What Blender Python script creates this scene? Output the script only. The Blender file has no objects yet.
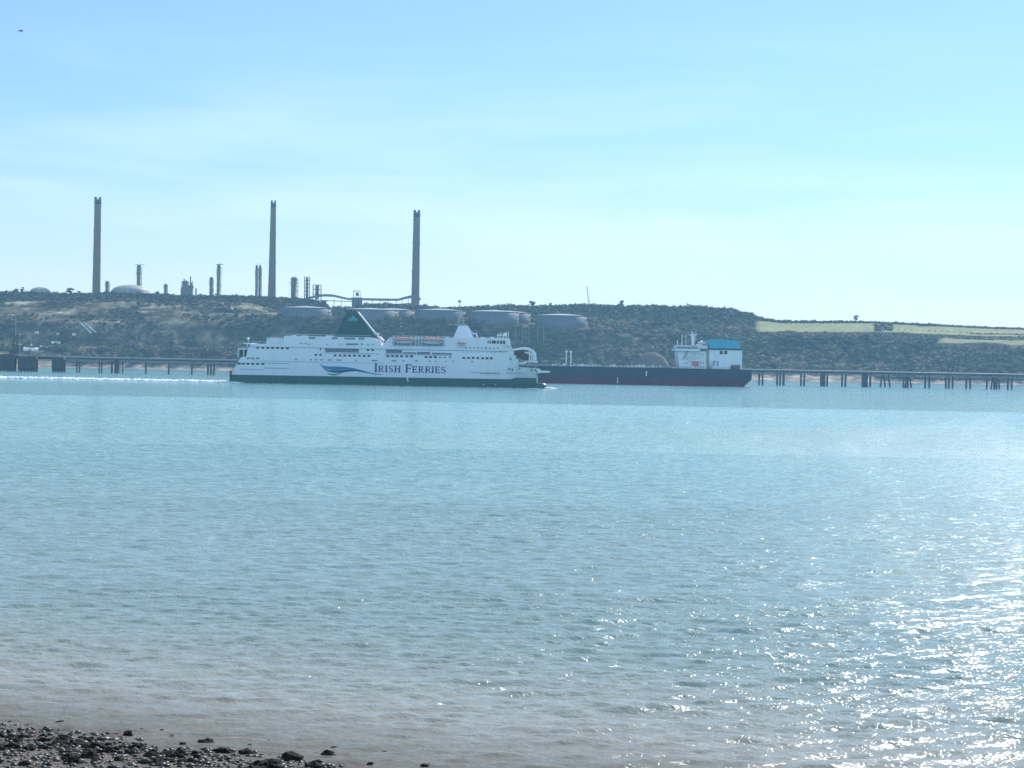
import bpy, bmesh, math, random
import numpy as np
from mathutils import Matrix, Vector
random.seed(7); RNG = np.random.default_rng(7)
SC = bpy.context.scene
COL = SC.collection

# ---------------------------------------------------------------- camera
FPX, CAMH = 2190.0, 11.3
ROLL, PITCH = math.radians(1.05), math.atan(16.0 / 2190.0)
def at(px, py, D):
    """world point at depth D (metres north of the viewer) seen at photo pixel px, py"""
    dx, dy = px - 512.0, 384.0 - py
    sx = dx * math.cos(ROLL) - dy * math.sin(ROLL)
    sy = dx * math.sin(ROLL) + dy * math.cos(ROLL)
    Y = FPX * math.cos(PITCH) + sy * math.sin(PITCH)
    Z = sy * math.cos(PITCH) - FPX * math.sin(PITCH)
    s = D / Y
    return Vector((sx * s, D, CAMH + Z * s))
cd = bpy.data.cameras.new('camera'); cam = bpy.data.objects.new('camera', cd); COL.objects.link(cam)
cd.sensor_width = 36; cd.lens = 36 * FPX / 1024; cd.clip_start = 0.5; cd.clip_end = 30000
_r = Vector((1, 0, 0)); _u = Vector((0, math.sin(PITCH), math.cos(PITCH))); _f = Vector((0, math.cos(PITCH), -math.sin(PITCH)))
R = _r * math.cos(ROLL) + _u * math.sin(ROLL); U = -_r * math.sin(ROLL) + _u * math.cos(ROLL)
M = Matrix((R, U, -_f)).transposed().to_4x4(); M.translation = (0, 0, CAMH)
cam.matrix_world = M
SC.camera = cam

# ---------------------------------------------------------------- sky, sun, exposure
SUN_EL, SUN_AZ = math.radians(38), math.radians(30.5)       # azimuth to the right of the view axis (+Y)
w = bpy.data.worlds.new('World'); SC.world = w; w.use_nodes = True
nt = w.node_tree; nt.nodes.clear()
N = nt.nodes.new; L = nt.links.new
out = N('ShaderNodeOutputWorld'); bg = N('ShaderNodeBackground'); bg.inputs[1].default_value = 0.078
sky = N('ShaderNodeTexSky'); sky.sky_type = 'NISHITA'; sky.sun_disc = False
sky.sun_elevation = SUN_EL; sky.sun_rotation = SUN_AZ; sky.air_density = 1.0; sky.dust_density = 0.25; sky.ozone_density = 1.6
tint = N('ShaderNodeMix'); tint.data_type = 'RGBA'; tint.blend_type = 'MULTIPLY'; tint.inputs[0].default_value = 1
tint.inputs[7].default_value = (0.68, 0.875, 1.03, 1)
L(sky.outputs[0], tint.inputs[6])
tc = N('ShaderNodeTexCoord'); mp = N('ShaderNodeMapping'); mp.inputs['Scale'].default_value = (1.0, 1.0, 9.0); mp.inputs['Rotation'].default_value = (0, 0.05, 0)
nz = N('ShaderNodeTexNoise'); nz.inputs['Scale'].default_value = 4.5; nz.inputs['Detail'].default_value = 7; nz.inputs['Roughness'].default_value = 0.55; nz.inputs['Distortion'].default_value = 0.3
L(tc.outputs['Generated'], mp.inputs[0]); L(mp.outputs[0], nz.inputs[0])
rmp = N('ShaderNodeMapRange'); rmp.inputs[1].default_value = 0.47; rmp.inputs[2].default_value = 0.74; rmp.inputs[3].default_value = 0.0; rmp.inputs[4].default_value = 0.5
L(nz.outputs[0], rmp.inputs[0])
sep = N('ShaderNodeSeparateXYZ'); L(tc.outputs['Generated'], sep.inputs[0])
low = N('ShaderNodeMapRange'); low.inputs[1].default_value = 0.16; low.inputs[2].default_value = 0.03; low.inputs[3].default_value = 0.04; low.inputs[4].default_value = 1
L(sep.outputs[2], low.inputs[0])
mul = N('ShaderNodeMath'); mul.operation = 'MULTIPLY'; L(rmp.outputs[0], mul.inputs[0]); L(low.outputs[0], mul.inputs[1])
cl = N('ShaderNodeMix'); cl.data_type = 'RGBA'; L(mul.outputs[0], cl.inputs[0]); L(tint.outputs[2], cl.inputs[6]); cl.inputs[7].default_value = (10, 10.8, 11.2, 1)
back_fill = N('ShaderNodeMapRange'); back_fill.inputs[1].default_value = 0.15; back_fill.inputs[2].default_value = -0.6; back_fill.inputs[3].default_value = 0; back_fill.inputs[4].default_value = 0.75   # unseen brightness added behind the viewer to lift the shaded sides
L(sep.outputs[1], back_fill.inputs[0])
vm = N('ShaderNodeMix'); vm.data_type = 'RGBA'; L(back_fill.outputs[0], vm.inputs[0]); L(cl.outputs[2], vm.inputs[6]); vm.inputs[7].default_value = (5.6, 8.6, 11.5, 1)
glow = N('ShaderNodeMapRange'); glow.inputs[1].default_value = 0.10; glow.inputs[2].default_value = 0.0; glow.inputs[3].default_value = 0; glow.inputs[4].default_value = 0.6     # pale haze low over the horizon
glow.interpolation_type = 'SMOOTHSTEP'; L(sep.outputs[2], glow.inputs[0])
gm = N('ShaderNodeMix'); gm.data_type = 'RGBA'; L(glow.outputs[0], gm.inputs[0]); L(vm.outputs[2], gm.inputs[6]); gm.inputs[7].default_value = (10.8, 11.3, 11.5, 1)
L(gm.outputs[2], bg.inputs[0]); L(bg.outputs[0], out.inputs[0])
sd = bpy.data.lights.new('sun', 'SUN'); sd.energy = 3.6; sd.angle = math.radians(0.5); sd.color = (1, 0.95, 0.87)
so = bpy.data.objects.new('sun', sd); COL.objects.link(so)
SDIR = Vector((math.sin(SUN_AZ) * math.cos(SUN_EL), math.cos(SUN_AZ) * math.cos(SUN_EL), math.sin(SUN_EL)))
so.rotation_euler = SDIR.to_track_quat('Z', 'Y').to_euler(); so.location = (0, 0, 900)
SC.view_settings.view_transform = 'Standard'; SC.view_settings.look = 'None'; SC.view_settings.gamma = 1
SC.view_settings.use_curve_mapping = False; SC.view_settings.exposure = 0.70
SC.render.engine = 'CYCLES'
cy = SC.cycles; cy.use_denoising = True; cy.denoising_prefilter = 'NONE'; cy.max_bounces = 6; cy.diffuse_bounces = 2; cy.glossy_bounces = 2
cy.volume_bounces = 0; cy.transparent_max_bounces = 8; cy.caustics_reflective = False; cy.caustics_refractive = False
cy.sample_clamp_indirect = 4

# ---------------------------------------------------------------- materials
def mat(name, col, rough=0.6, var=0.0, scale=0.3, bump=0.0, metal=0.0, spec=0.5, attr=None, dirt=None, dscale=None):
    m = bpy.data.materials.new(name); m.use_nodes = True; t = m.node_tree; b = t.nodes['Principled BSDF']
    b.inputs['Roughness'].default_value = rough; b.inputs['Metallic'].default_value = metal
    b.inputs['Specular IOR Level'].default_value = spec
    c4 = (*col, 1); b.inputs['Base Color'].default_value = c4
    base = None
    if attr:
        a = t.nodes.new('ShaderNodeAttribute'); a.attribute_name = attr; base = a.outputs[0]
    if var or bump:
        g = t.nodes.new('ShaderNodeNewGeometry')
        n = t.nodes.new('ShaderNodeTexNoise'); n.inputs['Scale'].default_value = scale; n.inputs['Detail'].default_value = 6; n.inputs['Roughness'].default_value = 0.6
        co = t.nodes.new('ShaderNodeTexCoord') if not attr else g
        t.links.new(co.outputs['Object'] if not attr else g.outputs['Position'], n.inputs['Vector'])
        if var:
            r = t.nodes.new('ShaderNodeMapRange'); r.inputs[1].default_value = 0.3; r.inputs[2].default_value = 0.7
            r.inputs[3].default_value = 1 - var; r.inputs[4].default_value = 1 + var
            t.links.new(n.outputs[0], r.inputs[0])
            x = t.nodes.new('ShaderNodeVectorMath'); x.operation = 'SCALE'; x.inputs[0].default_value = col
            if base: t.links.new(base, x.inputs[0])
            t.links.new(r.outputs[0], x.inputs['Scale']); last = x.outputs[0]
            if dirt:
                mpn = t.nodes.new('ShaderNodeMapping'); mpn.inputs['Scale'].default_value = dscale or (0.5, 0.5, 0.06)
                t.links.new(co.outputs['Object'], mpn.inputs[0])
                n2 = t.nodes.new('ShaderNodeTexNoise'); n2.inputs['Scale'].default_value = 1.0; n2.inputs['Detail'].default_value = 5
                t.links.new(mpn.outputs[0], n2.inputs['Vector'])
                r2 = t.nodes.new('ShaderNodeMapRange'); r2.inputs[1].default_value = 0.5; r2.inputs[2].default_value = 0.78; r2.inputs[4].default_value = 0.5
                t.links.new(n2.outputs[0], r2.inputs[0])
                mx = t.nodes.new('ShaderNodeMix'); mx.data_type = 'RGBA'; t.links.new(r2.outputs[0], mx.inputs[0])
                t.links.new(last, mx.inputs[6]); mx.inputs[7].default_value = (*dirt, 1); last = mx.outputs[2]
            t.links.new(last, b.inputs['Base Color'])
        if bump:
            bm = t.nodes.new('ShaderNodeBump'); bm.inputs['Strength'].default_value = bump; bm.inputs['Distance'].default_value = 0.5 / max(scale, 0.05) * 0.1
            t.links.new(n.outputs[0], bm.inputs['Height']); t.links.new(bm.outputs[0], b.inputs['Normal'])
    elif base: t.links.new(base, b.inputs['Base Color'])
    return m
MT = {
 'white': mat('white_ship_paint', (0.64, 0.67, 0.74), 0.45, 0.04, 0.15, dirt=(0.54, 0.53, 0.54), dscale=(0.35, 0.35, 0.03)),
 'green': mat('dark_green_hull_paint', (0.012, 0.095, 0.085), 0.4, 0.15, 0.2),
 'funnel': mat('green_funnel_paint', (0.010, 0.075, 0.065), 0.45, 0.12, 0.3),
 'glass': mat('dark_window_glass', (0.012, 0.02, 0.03), 0.15),
 'dimglass': mat('grey_window_glass', (0.16, 0.2, 0.24), 0.25),
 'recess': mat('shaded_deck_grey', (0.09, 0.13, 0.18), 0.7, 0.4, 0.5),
 'navy': mat('navy_lettering', (0.012, 0.03, 0.10), 0.5),
 'blue': mat('blue_wave_paint', (0.01, 0.17, 0.33), 0.5),
 'teal': mat('teal_emblem_paint', (0.05, 0.25, 0.30), 0.5),
 'orange': mat('orange_lifeboat', (0.48, 0.25, 0.22), 0.45, 0.1, 0.5),
 'seam_shade': mat('shaded_seam_grey', (0.24, 0.28, 0.34), 0.5),  # darkened so the strips carry the deck shadows
 'steel': mat('grey_steel', (0.30, 0.32, 0.34), 0.5, 0.2, 0.4),
 'dark': mat('dark_steel', (0.035, 0.04, 0.045), 0.6, 0.3, 0.3),
 'tnavy': mat('tanker_topside_paint', (0.012, 0.04, 0.07), 0.5, 0.25, 0.08, dirt=(0.06, 0.07, 0.08), dscale=(0.1, 0.1, 0.4)),
 'tred': mat('tanker_antifouling', (0.09, 0.035, 0.06), 0.65, 0.3, 0.08, dirt=(0.11, 0.05, 0.05), dscale=(0.1, 0.1, 0.6)),
 'tblue': mat('tanker_casing_blue', (0.035, 0.30, 0.42), 0.45, 0.1, 0.2),
 'tred2': mat('faded_red_sign', (0.55, 0.14, 0.12), 0.5),
 'concrete': mat('stack_concrete', (0.20, 0.115, 0.08), 0.85, 0.14, 0.05, dirt=(0.18, 0.15, 0.14), dscale=(0.15, 0.15, 0.012)),
 'soot': mat('sooty_stack_top', (0.035, 0.03, 0.03), 0.8, 0.2, 0.2),
 'refin': mat('refinery_steel', (0.16, 0.14, 0.13), 0.6, 0.25, 0.12),
 'dome': mat('pale_dome_sheet', (0.36, 0.33, 0.29), 0.6, 0.08, 0.05),
 'tank': mat('storage_tank_paint', (0.13, 0.135, 0.16), 0.75, 0.12, 0.05, dirt=(0.10, 0.095, 0.09), dscale=(0.1, 0.1, 0.01)),
 'roof': mat('tank_roof_paint', (0.45, 0.45, 0.44), 0.5, 0.1, 0.05),
 'rack': mat('pipe_rack_cladding', (0.17, 0.16, 0.20), 0.6, 0.2, 0.05),
 'jetty': mat('jetty_steel', (0.055, 0.06, 0.07), 0.7, 0.4, 0.15),
 'deck': mat('jetty_concrete_deck', (0.22, 0.22, 0.22), 0.8, 0.25, 0.1),
 'pale': mat('pale_cladding', (0.72, 0.72, 0.70), 0.5, 0.06, 0.1),
 'trunk': mat('bark', (0.09, 0.07, 0.055), 0.9, 0.2, 0.6),
 'leaf': mat('tree_foliage', (0.05, 0.06, 0.03), 0.85, 0.35, 0.12, attr='tone', spec=0.15),
 'rock': mat('seaweed_covered_rock', (0.012, 0.010, 0.008), 0.8, 0.55, 4.0, bump=0.7, spec=0.15),
 'pebble': mat('wet_shingle', (0.10, 0.085, 0.07), 0.45, 0.5, 2.0, attr='tone', spec=0.4),
 'foam': mat('white_foam', (0.80, 0.83, 0.84), 0.8, 0.08, 0.3),
 'brown': mat('brown_canvas', (0.075, 0.07, 0.08), 0.9, 0.15, 0.5),
 'bird': mat('gull_feathers', (0.10, 0.10, 0.11), 0.8, 0.3, 4.0),
 'mound': mat('reddish_earth', (0.15, 0.085, 0.065), 0.9, 0.3, 0.05),
}

# ---------------------------------------------------------------- object helpers
def tag(o, label=None, cat=None, group=None, kind=None):
    if label: o['label'] = label
    if cat: o['category'] = cat
    if group: o['group'] = group
    if kind: o['kind'] = kind
    return o
def thing(name, label, cat, loc=(0, 0, 0), rz=0, group=None):
    o = bpy.data.objects.new(name, None); COL.objects.link(o); o.empty_display_size = 0.5
    o.location = loc; o.rotation_euler = (0, 0, rz)
    return tag(o, label, cat, group)
class MB:
    def __init__(s): s.v = []; s.f = []
    def add(s, vs, fs):
        n = len(s.v); s.v += [tuple(v) for v in vs]; s.f += [tuple(i + n for i in f) for f in fs]; return s
    def box(s, x0, x1, y0, y1, z0, z1):
        return s.add([(x0, y0, z0), (x1, y0, z0), (x1, y1, z0), (x0, y1, z0), (x0, y0, z1), (x1, y0, z1), (x1, y1, z1), (x0, y1, z1)],
                     [(3, 2, 1, 0), (4, 5, 6, 7), (0, 1, 5, 4), (1, 2, 6, 5), (2, 3, 7, 6), (3, 0, 4, 7)])
    def bar(s, a, b, r, r2=None, n=6):
        a = Vector(a); b = Vector(b); r2 = r if r2 is None else r2
        d = (b - a).normalized(); q = d.to_track_quat('Z', 'Y'); vs = []
        for p, rr in ((a, r), (b, r2)):
            for i in range(n):
                t = 2 * math.pi * i / n + math.pi / n
                vs.append(p + q @ Vector((math.cos(t) * rr, math.sin(t) * rr, 0)))
        fs = [(i, (i + 1) % n, n + (i + 1) % n, n + i) for i in range(n)] + [tuple(range(n - 1, -1, -1)), tuple(range(n, 2 * n))]
        return s.add(vs, fs)
    def lathe(s, prof, n=32, cx=0, cy=0, cap=True):
        vs = []; fs = []
        for (r, z) in prof:
            for i in range(n):
                t = 2 * math.pi * i / n; vs.append((cx + r * math.cos(t), cy + r * math.sin(t), z))
        for k in range(len(prof) - 1):
            for i in range(n):
                j = (i + 1) % n; fs.append((k * n + i, k * n + j, (k + 1) * n + j, (k + 1) * n + i))
        if cap: fs += [tuple(range(n - 1, -1, -1)), tuple((len(prof) - 1) * n + i for i in range(n))]
        return s.add(vs, fs)
    def loft(s, rings):
        n = len(rings[0]); vs = [p for r in rings for p in r]; fs = []
        for k in range(len(rings) - 1):
            for i in range(n):
                j = (i + 1) % n; fs.append((k * n + i, (k + 1) * n + i, (k + 1) * n + j, k * n + j))
        fs += [tuple(range(n)), tuple((len(rings) - 1) * n + i for i in range(n - 1, -1, -1))]
        return s.add(vs, fs)
    def ribbon(s, pts, wds, y0, y1):
        """vertical plate: polyline in x,z with half widths, between depths y0 and y1"""
        top = []; bot = []
        for i, (x, z) in enumerate(pts):
            a = pts[max(0, i - 1)]; b = pts[min(len(pts) - 1, i + 1)]
            dx, dz = b[0] - a[0], b[1] - a[1]; l = math.hypot(dx, dz) or 1
            nx, nz_ = -dz / l, dx / l; h = wds[i] if hasattr(wds, '__len__') else wds
            top.append((x + nx * h, z + nz_ * h)); bot.append((x - nx * h, z - nz_ * h))
        for i in range(len(pts) - 1):
            q = [bot[i], bot[i + 1], top[i + 1], top[i]]
            vs = [(p[0], y0, p[1]) for p in q] + [(p[0], y1, p[1]) for p in q]
            s.add(vs, [(0, 1, 2, 3), (7, 6, 5, 4), (0, 4, 5, 1), (1, 5, 6, 2), (2, 6, 7, 3), (3, 7, 4, 0)])
        return s
    def blob(s, cx, cy, cz, rx, ry, rz, rnd, jit=0.25, sub=1):
        bm = bmesh.new(); bmesh.ops.create_icosphere(bm, subdivisions=sub, radius=1)
        vs = []
        for v in bm.verts:
            k = 1 + rnd.uniform(-jit, jit); vs.append((cx + v.co.x * rx * k, cy + v.co.y * ry * k, cz + v.co.z * rz * k))
        fs = [tuple(x.index for x in f.verts) for f in bm.faces]; bm.free()
        return s.add(vs, fs)
    def build(s, name, m, parent=None, smooth=False, loc=None):
        me = bpy.data.meshes.new(name); me.from_pydata(s.v, [], s.f); me.validate()
        bm = bmesh.new(); bm.from_mesh(me); bmesh.ops.recalc_face_normals(bm, faces=bm.faces); bm.to_mesh(me); bm.free()
        me.materials.append(MT[m] if isinstance(m, str) else m)
        if smooth: me.shade_smooth()
        o = bpy.data.objects.new(name, me); COL.objects.link(o)
        if parent: o.parent = parent
        if loc is not None: o.location = loc
        return o
def mesh_np(name, verts, faces, m, attrs=None, smooth=True, face_col=None):
    me = bpy.data.meshes.new(name); k = faces.shape[1]
    me.vertices.add(len(verts)); me.vertices.foreach_set('co', verts.astype(np.float32).ravel())
    me.loops.add(faces.size); me.loops.foreach_set('vertex_index', faces.astype(np.int32).ravel())
    me.polygons.add(len(faces)); me.polygons.foreach_set('loop_start', np.arange(0, faces.size, k, dtype=np.int32))
    me.polygons.foreach_set('loop_total', np.full(len(faces), k, dtype=np.int32))
    me.update(calc_edges=True)
    for nm, (typ, arr) in (attrs or {}).items():
        a = me.attributes.new(nm, typ, 'POINT')
        a.data.foreach_set('color' if typ == 'FLOAT_COLOR' else 'value', arr.astype(np.float32).ravel())
    if face_col is not None:
        a = me.attributes.new('tone', 'FLOAT_COLOR', 'FACE'); a.data.foreach_set('color', face_col.astype(np.float32).ravel())
    me.materials.append(m)
    if smooth: me.shade_smooth()
    else: me.shade_flat()
    o = bpy.data.objects.new(name, me); COL.objects.link(o); return o
def grid_faces(nr, nc):
    i = np.arange(nr - 1)[:, None] * nc + np.arange(nc - 1)[None, :]
    return np.stack([i, i + 1, i + nc + 1, i + nc], -1).reshape(-1, 4)
_P = RNG.random((256, 256))
def vnoise(x, y):
    xi = np.floor(x).astype(int); yi = np.floor(y).astype(int); fx = x - xi; fy = y - yi
    fx = fx * fx * (3 - 2 * fx); fy = fy * fy * (3 - 2 * fy)
    g = lambda a, b: _P[a & 255, b & 255]
    return (g(xi, yi) * (1 - fx) + g(xi + 1, yi) * fx) * (1 - fy) + (g(xi, yi + 1) * (1 - fx) + g(xi + 1, yi + 1) * fx) * fy
def fbm(x, y, o=4):
    s = 0; a = 1; t = 0
    for k in range(o):
        s = s + a * vnoise(x + 17.3 * k, y + 9.1 * k); t += a; a *= 0.5; x = x * 2.03; y = y * 2.03
    return s / t

# ---------------------------------------------------------------- near beach and sea bed
A_ = at(0, 728, 1); A_ = Vector((A_.x, 1, 0)) * (CAMH / (CAMH - A_.z)); 
B_ = at(365, 769, 1); B_ = Vector((B_.x, 1, 0)) * (CAMH / (CAMH - B_.z))
dAB = (B_ - A_).normalized()
def shore_s(x, y):          # signed distance inland of the water's edge
    nx, ny = dAB.y, -dAB.x
    return (x - A_.x) * nx + (y - A_.y) * ny + 0.9 * (fbm(x * 0.25 + 50, y * 0.25 + 50, 3) - 0.5) * 2
def bed_z(x, y):
    s = shore_s(x, y)
    z = np.where(s > 0, 0.055 * s, 0.05 * s)
    z = np.where(s > 22, 1.21 + (s - 22) * 0.20, z)
    z = np.clip(z, -6, 9.4)
    return z + 0.10 * (fbm(x * 1.1, y * 1.1, 4) - 0.5) + 0.05 * (fbm(x * 5, y * 5, 2) - 0.5)
def beach_grid(x0, x1, y0, y1, step):
    xs = np.arange(x0, x1 + step * .5, step); ys = np.arange(y0, y1 + step * .5, step)
    X, Y = np.meshgrid(xs, ys); return X, Y
xs = np.concatenate([np.arange(-600, -30, 10), np.arange(-30, 10, 0.12), np.arange(10, 601, 10)])
ys = np.concatenate([np.arange(-150, 40, 5), np.arange(40, 80, 0.12), np.arange(80, 161, 4), [400, 6600]])
X, Y = np.meshgrid(xs, ys); Z = bed_z(X, Y)
m = mat('beach_shingle', (0.10, 0.085, 0.07), 0.55, 0.5, 3.0, bump=1.0, attr='tone', spec=0.25)
s_ = shore_s(X, Y); n_ = fbm(X * 0.8, Y * 0.8, 4); dry = np.clip(s_ / 12, 0, 1)
tone = np.stack([0.065 + 0.045 * n_ + 0.05 * dry, 0.046 + 0.04 * n_ + 0.045 * dry, 0.035 + 0.03 * n_ + 0.035 * dry, np.ones_like(n_)], -1).reshape(-1, 4)
tag(mesh_np('beach', np.stack([X, Y, Z], -1).reshape(-1, 3), grid_faces(len(ys), len(xs)), m, {'tone': ('FLOAT_COLOR', tone)}), kind='structure')

# ---------------------------------------------------------------- sea
WAVE = 0.047
ang = np.concatenate([np.arange(-70, -15, 1.0), np.arange(-15, 15, 0.048), np.arange(15, 71, 1.0)])
Dr = np.concatenate([np.arange(18, 58, 1.0), np.arange(58, 110, 0.09), np.arange(110, 180, 0.16), np.arange(180, 300, 0.33), np.arange(300, 700, 0.85), np.arange(700, 1500, 2.0), np.arange(1500, 3300, 12), [3400, 4500, 6600]])
tA = np.tan(np.radians(ang)); X = (Dr[:, None] * tA[None, :]); Y = np.repeat(Dr[:, None], len(ang), 1)
dD = np.gradient(Dr); dX = Dr * math.radians(0.048); Z = np.zeros_like(X)
rg = np.random.default_rng(3)
lams = np.geomspace(0.26, 4.2, 60)
patch = 0.7 + 0.6 * fbm(X / 30, Y / 70, 3)
for lam in lams:
    th = math.radians(-90 + 10 + rg.normal(0, 19)); k = 2 * math.pi / lam
    steep = WAVE * (1.0 if lam < 1.5 else (1.5 / lam) ** 0.9)
    amp = steep / k
    fade = (np.clip(lam / (dD * 2.5) - 0.8, 0, 1) * np.clip(lam / (dX * 2.5) - 0.8, 0, 1))
    r_on = np.where(fade > 0.001)[0]
    if not len(r_on): continue
    r1 = r_on.max() + 1
    ph = k * (X[:r1] * math.cos(th) + Y[:r1] * math.sin(th)) + rg.uniform(0, 6.28)
    Z[:r1] += amp * fade[:r1, None] * (np.sin(ph) + 0.3 * np.sin(2 * ph + 1.57))
depth = -bed_z(X, Y)
calm = np.clip((-shore_s(X, Y)) / 8, 0.8, 1)
Z = Z * patch * calm
wm = bpy.data.materials.new('estuary_water'); wm.use_nodes = True; t = wm.node_tree; pb = t.nodes['Principled BSDF']; tl = t.links.new; tn = t.nodes.new
pb.inputs['IOR'].default_value = 1.333
g = tn('ShaderNodeNewGeometry')
def noise(scale, mapscale, det=4, rough=0.6, rot=0):
    mpn = tn('ShaderNodeMapping'); mpn.inputs['Scale'].default_value = mapscale; mpn.inputs['Rotation'].default_value = (0, 0, rot)
    n = tn('ShaderNodeTexNoise'); n.inputs['Scale'].default_value = scale; n.inputs['Detail'].default_value = det; n.inputs['Roughness'].default_value = rough
    tl(g.outputs['Position'], mpn.inputs[0]); tl(mpn.outputs[0], n.inputs['Vector']); return n.outputs[0]
def mrange(src, a, b, c, d):
    r = tn('ShaderNodeMapRange'); r.inputs[1].default_value = a; r.inputs[2].default_value = b; r.inputs[3].default_value = c; r.inputs[4].default_value = d
    tl(src, r.inputs[0]); return r.outputs[0]
def math2(op, a, b):
    n = tn('ShaderNodeMath'); n.operation = op
    for i, v in enumerate((a, b)):
        if isinstance(v, (int, float)): n.inputs[i].default_value = v
        else: tl(v, n.inputs[i])
    return n.outputs[0]
big = noise(0.006, (0.35, 1.0, 1), 3)
gust = tn('ShaderNodeAttribute'); gust.attribute_name = 'gust'
n1 = noise(1.0, (0.75, 1.1, 1), 5, 0.62, 0.15)
n2 = noise(0.16, (0.55, 1.0, 1), 3, 0.5, -0.12)
b1 = tn('ShaderNodeBump'); b1.inputs['Distance'].default_value = 0.42; tl(n1, b1.inputs['Height'])
tl(math2('MULTIPLY', math2('MULTIPLY', mrange(big, 0.35, 0.65, 0.75, 1.1), gust.outputs['Fac']), 1.0), b1.inputs['Strength'])
b2 = tn('ShaderNodeBump'); b2.inputs['Distance'].default_value = 0.9; b2.inputs['Strength'].default_value = 0.12; tl(n2, b2.inputs['Height']); tl(b1.outputs[0], b2.inputs['Normal'])
n3 = noise(6.5, (0.8, 1.15, 1), 3, 0.6, 0.1)
b3 = tn('ShaderNodeBump'); b3.inputs['Distance'].default_value = 0.05; b3.inputs['Strength'].default_value = 0.9; tl(n3, b3.inputs['Height']); tl(b2.outputs[0], b3.inputs['Normal'])
tl(b3.outputs[0], pb.inputs['Normal'])
pb.inputs['Roughness'].default_value = 0.09
ca = tn('ShaderNodeAttribute'); ca.attribute_name = 'tone'; 
cm = tn('ShaderNodeVectorMath'); cm.operation = 'SCALE'; tl(ca.outputs[0], cm.inputs[0]); tl(mrange(big, 0.3, 0.7, 0.9, 1.12), cm.inputs['Scale'])
tl(cm.outputs[0], pb.inputs['Base Color'])
tr = tn('ShaderNodeBsdfTransparent'); tr.inputs[0].default_value = (0.86, 0.84, 0.78, 1)
ms = tn('ShaderNodeMixShader'); da = tn('ShaderNodeAttribute'); da.attribute_name = 'depth'
tl(mrange(da.outputs['Fac'], 0.0, 0.45, 0.45, 1.0), ms.inputs[0]); tl(tr.outputs[0], ms.inputs[1]); tl(pb.outputs[0], ms.inputs[2])
tl(ms.outputs[0], t.nodes['Material Output'].inputs[0])
ds = -shore_s(X, Y)
q = np.clip(ds / 30, 0, 1)[..., None]; q2 = np.clip((ds - 30) / 260, 0, 1)[..., None]
c0 = np.array([0.38, 0.34, 0.28]); c1 = np.array([0.26, 0.335, 0.315]); c2 = np.array([0.19, 0.39, 0.38])
wc = c0 * (1 - q) + c1 * q; wc = wc * (1 - q2) + c2 * q2
wc = np.concatenate([wc, np.ones_like(q)], -1).reshape(-1, 4)
gu = 1.0 + 0.9 * np.exp(-((Y - 385) / 45) ** 2) * np.clip((X + 5) / 60, 0, 1) - 0.35 * np.exp(-((Y - 620) / 130) ** 2)
gu = gu * (0.85 + 0.3 * fbm(X / 120, Y / 160, 3)) * np.clip(ds / 14, 0.85, 1)
gu = gu * (0.35 + 0.65 * np.clip((Y - 90) / 260, 0, 1))
sea = mesh_np('sea', np.stack([X, Y, Z], -1).reshape(-1, 3), grid_faces(len(Dr), len(ang)), wm,
    {'depth': ('FLOAT', depth.ravel()), 'tone': ('FLOAT_COLOR', wc), 'gust': ('FLOAT', gu.ravel())})
tag(sea, kind='structure')

# ---------------------------------------------------------------- far shore terrain
pxs = np.array([-100, 0, 100, 250, 275, 300, 322, 330, 356, 366, 404, 412, 440, 600, 690, 730, 752, 775, 870, 1024, 1150.])
def zrow(vals, D): return np.array([at(p, v, D).z for p, v in zip(pxs, vals)])
DS = [3150, 3178, 3200, 3235, 3300, 3312, 3345, 3440, 3520, 3600, 3680, 3900, 5200, 6600]
ridge = [293, 294, 296, 299, 300, 301, 303, 308.3, 308.3, 306, 305.5, 306.5, 307.5, 307, 308, 311, 315.5, 320.5, 321.5, 328, 333]
terr  = [303, 303, 303, 304, 313, 319, 320, 320, 320.5, 320.5, 321, 321.5, 322, 325.5, 329, 331, 331.5, 332, 331.5, 337, 340]
mid   = [322, 322, 323, 323, 325, 327, 328, 328, 329, 329, 330, 330, 331, 334, 338, 340, 341, 341, 341, 345, 347]
low_  = [344, 344, 345, 347, 348, 348, 349, 349, 350, 350, 351, 351, 352, 354, 356, 357, 358, 358, 358, 361, 363]
foot  = [355, 355, 357, 360, 361, 361, 361, 361, 362, 362, 362, 362, 363, 366, 369, 371, 373.5, 374.5, 374.5, 375, 378]
rows = [np.full(len(pxs), -3.0), np.full(len(pxs), -0.3), np.full(len(pxs), 1.6)]
rows.append(zrow(foot, 3235)); rows.append(zrow(low_, 3300)); zt = zrow(terr, 3440)
tw = np.interp(pxs, [262, 284, 588, 615], [0, 1, 1, 0]); zm = zrow(mid, 3345)
rows[-1] = rows[-1] * (1 - tw) + (zt - 9) * tw
rows.append((rows[-1] * 0.75 + zm * 0.25) * (1 - tw) + (zt + 0.5) * tw); rows.append(zm * (1 - tw) + (zt + 0.5) * tw)
zt = zrow(terr, 3440); rows.append(zt); zr = zrow(ridge, 3680)
rows.append(zt * 0.70 + zr * 0.30); rows.append(zt * 0.30 + zr * 0.70); rows.append(zr); rows.append(zr - 7); rows.append(zr - 25); rows.append(zr - 30)
ROWS = np.array(rows)
def px_of(x, y): return 512 + FPX * x / y
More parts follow.
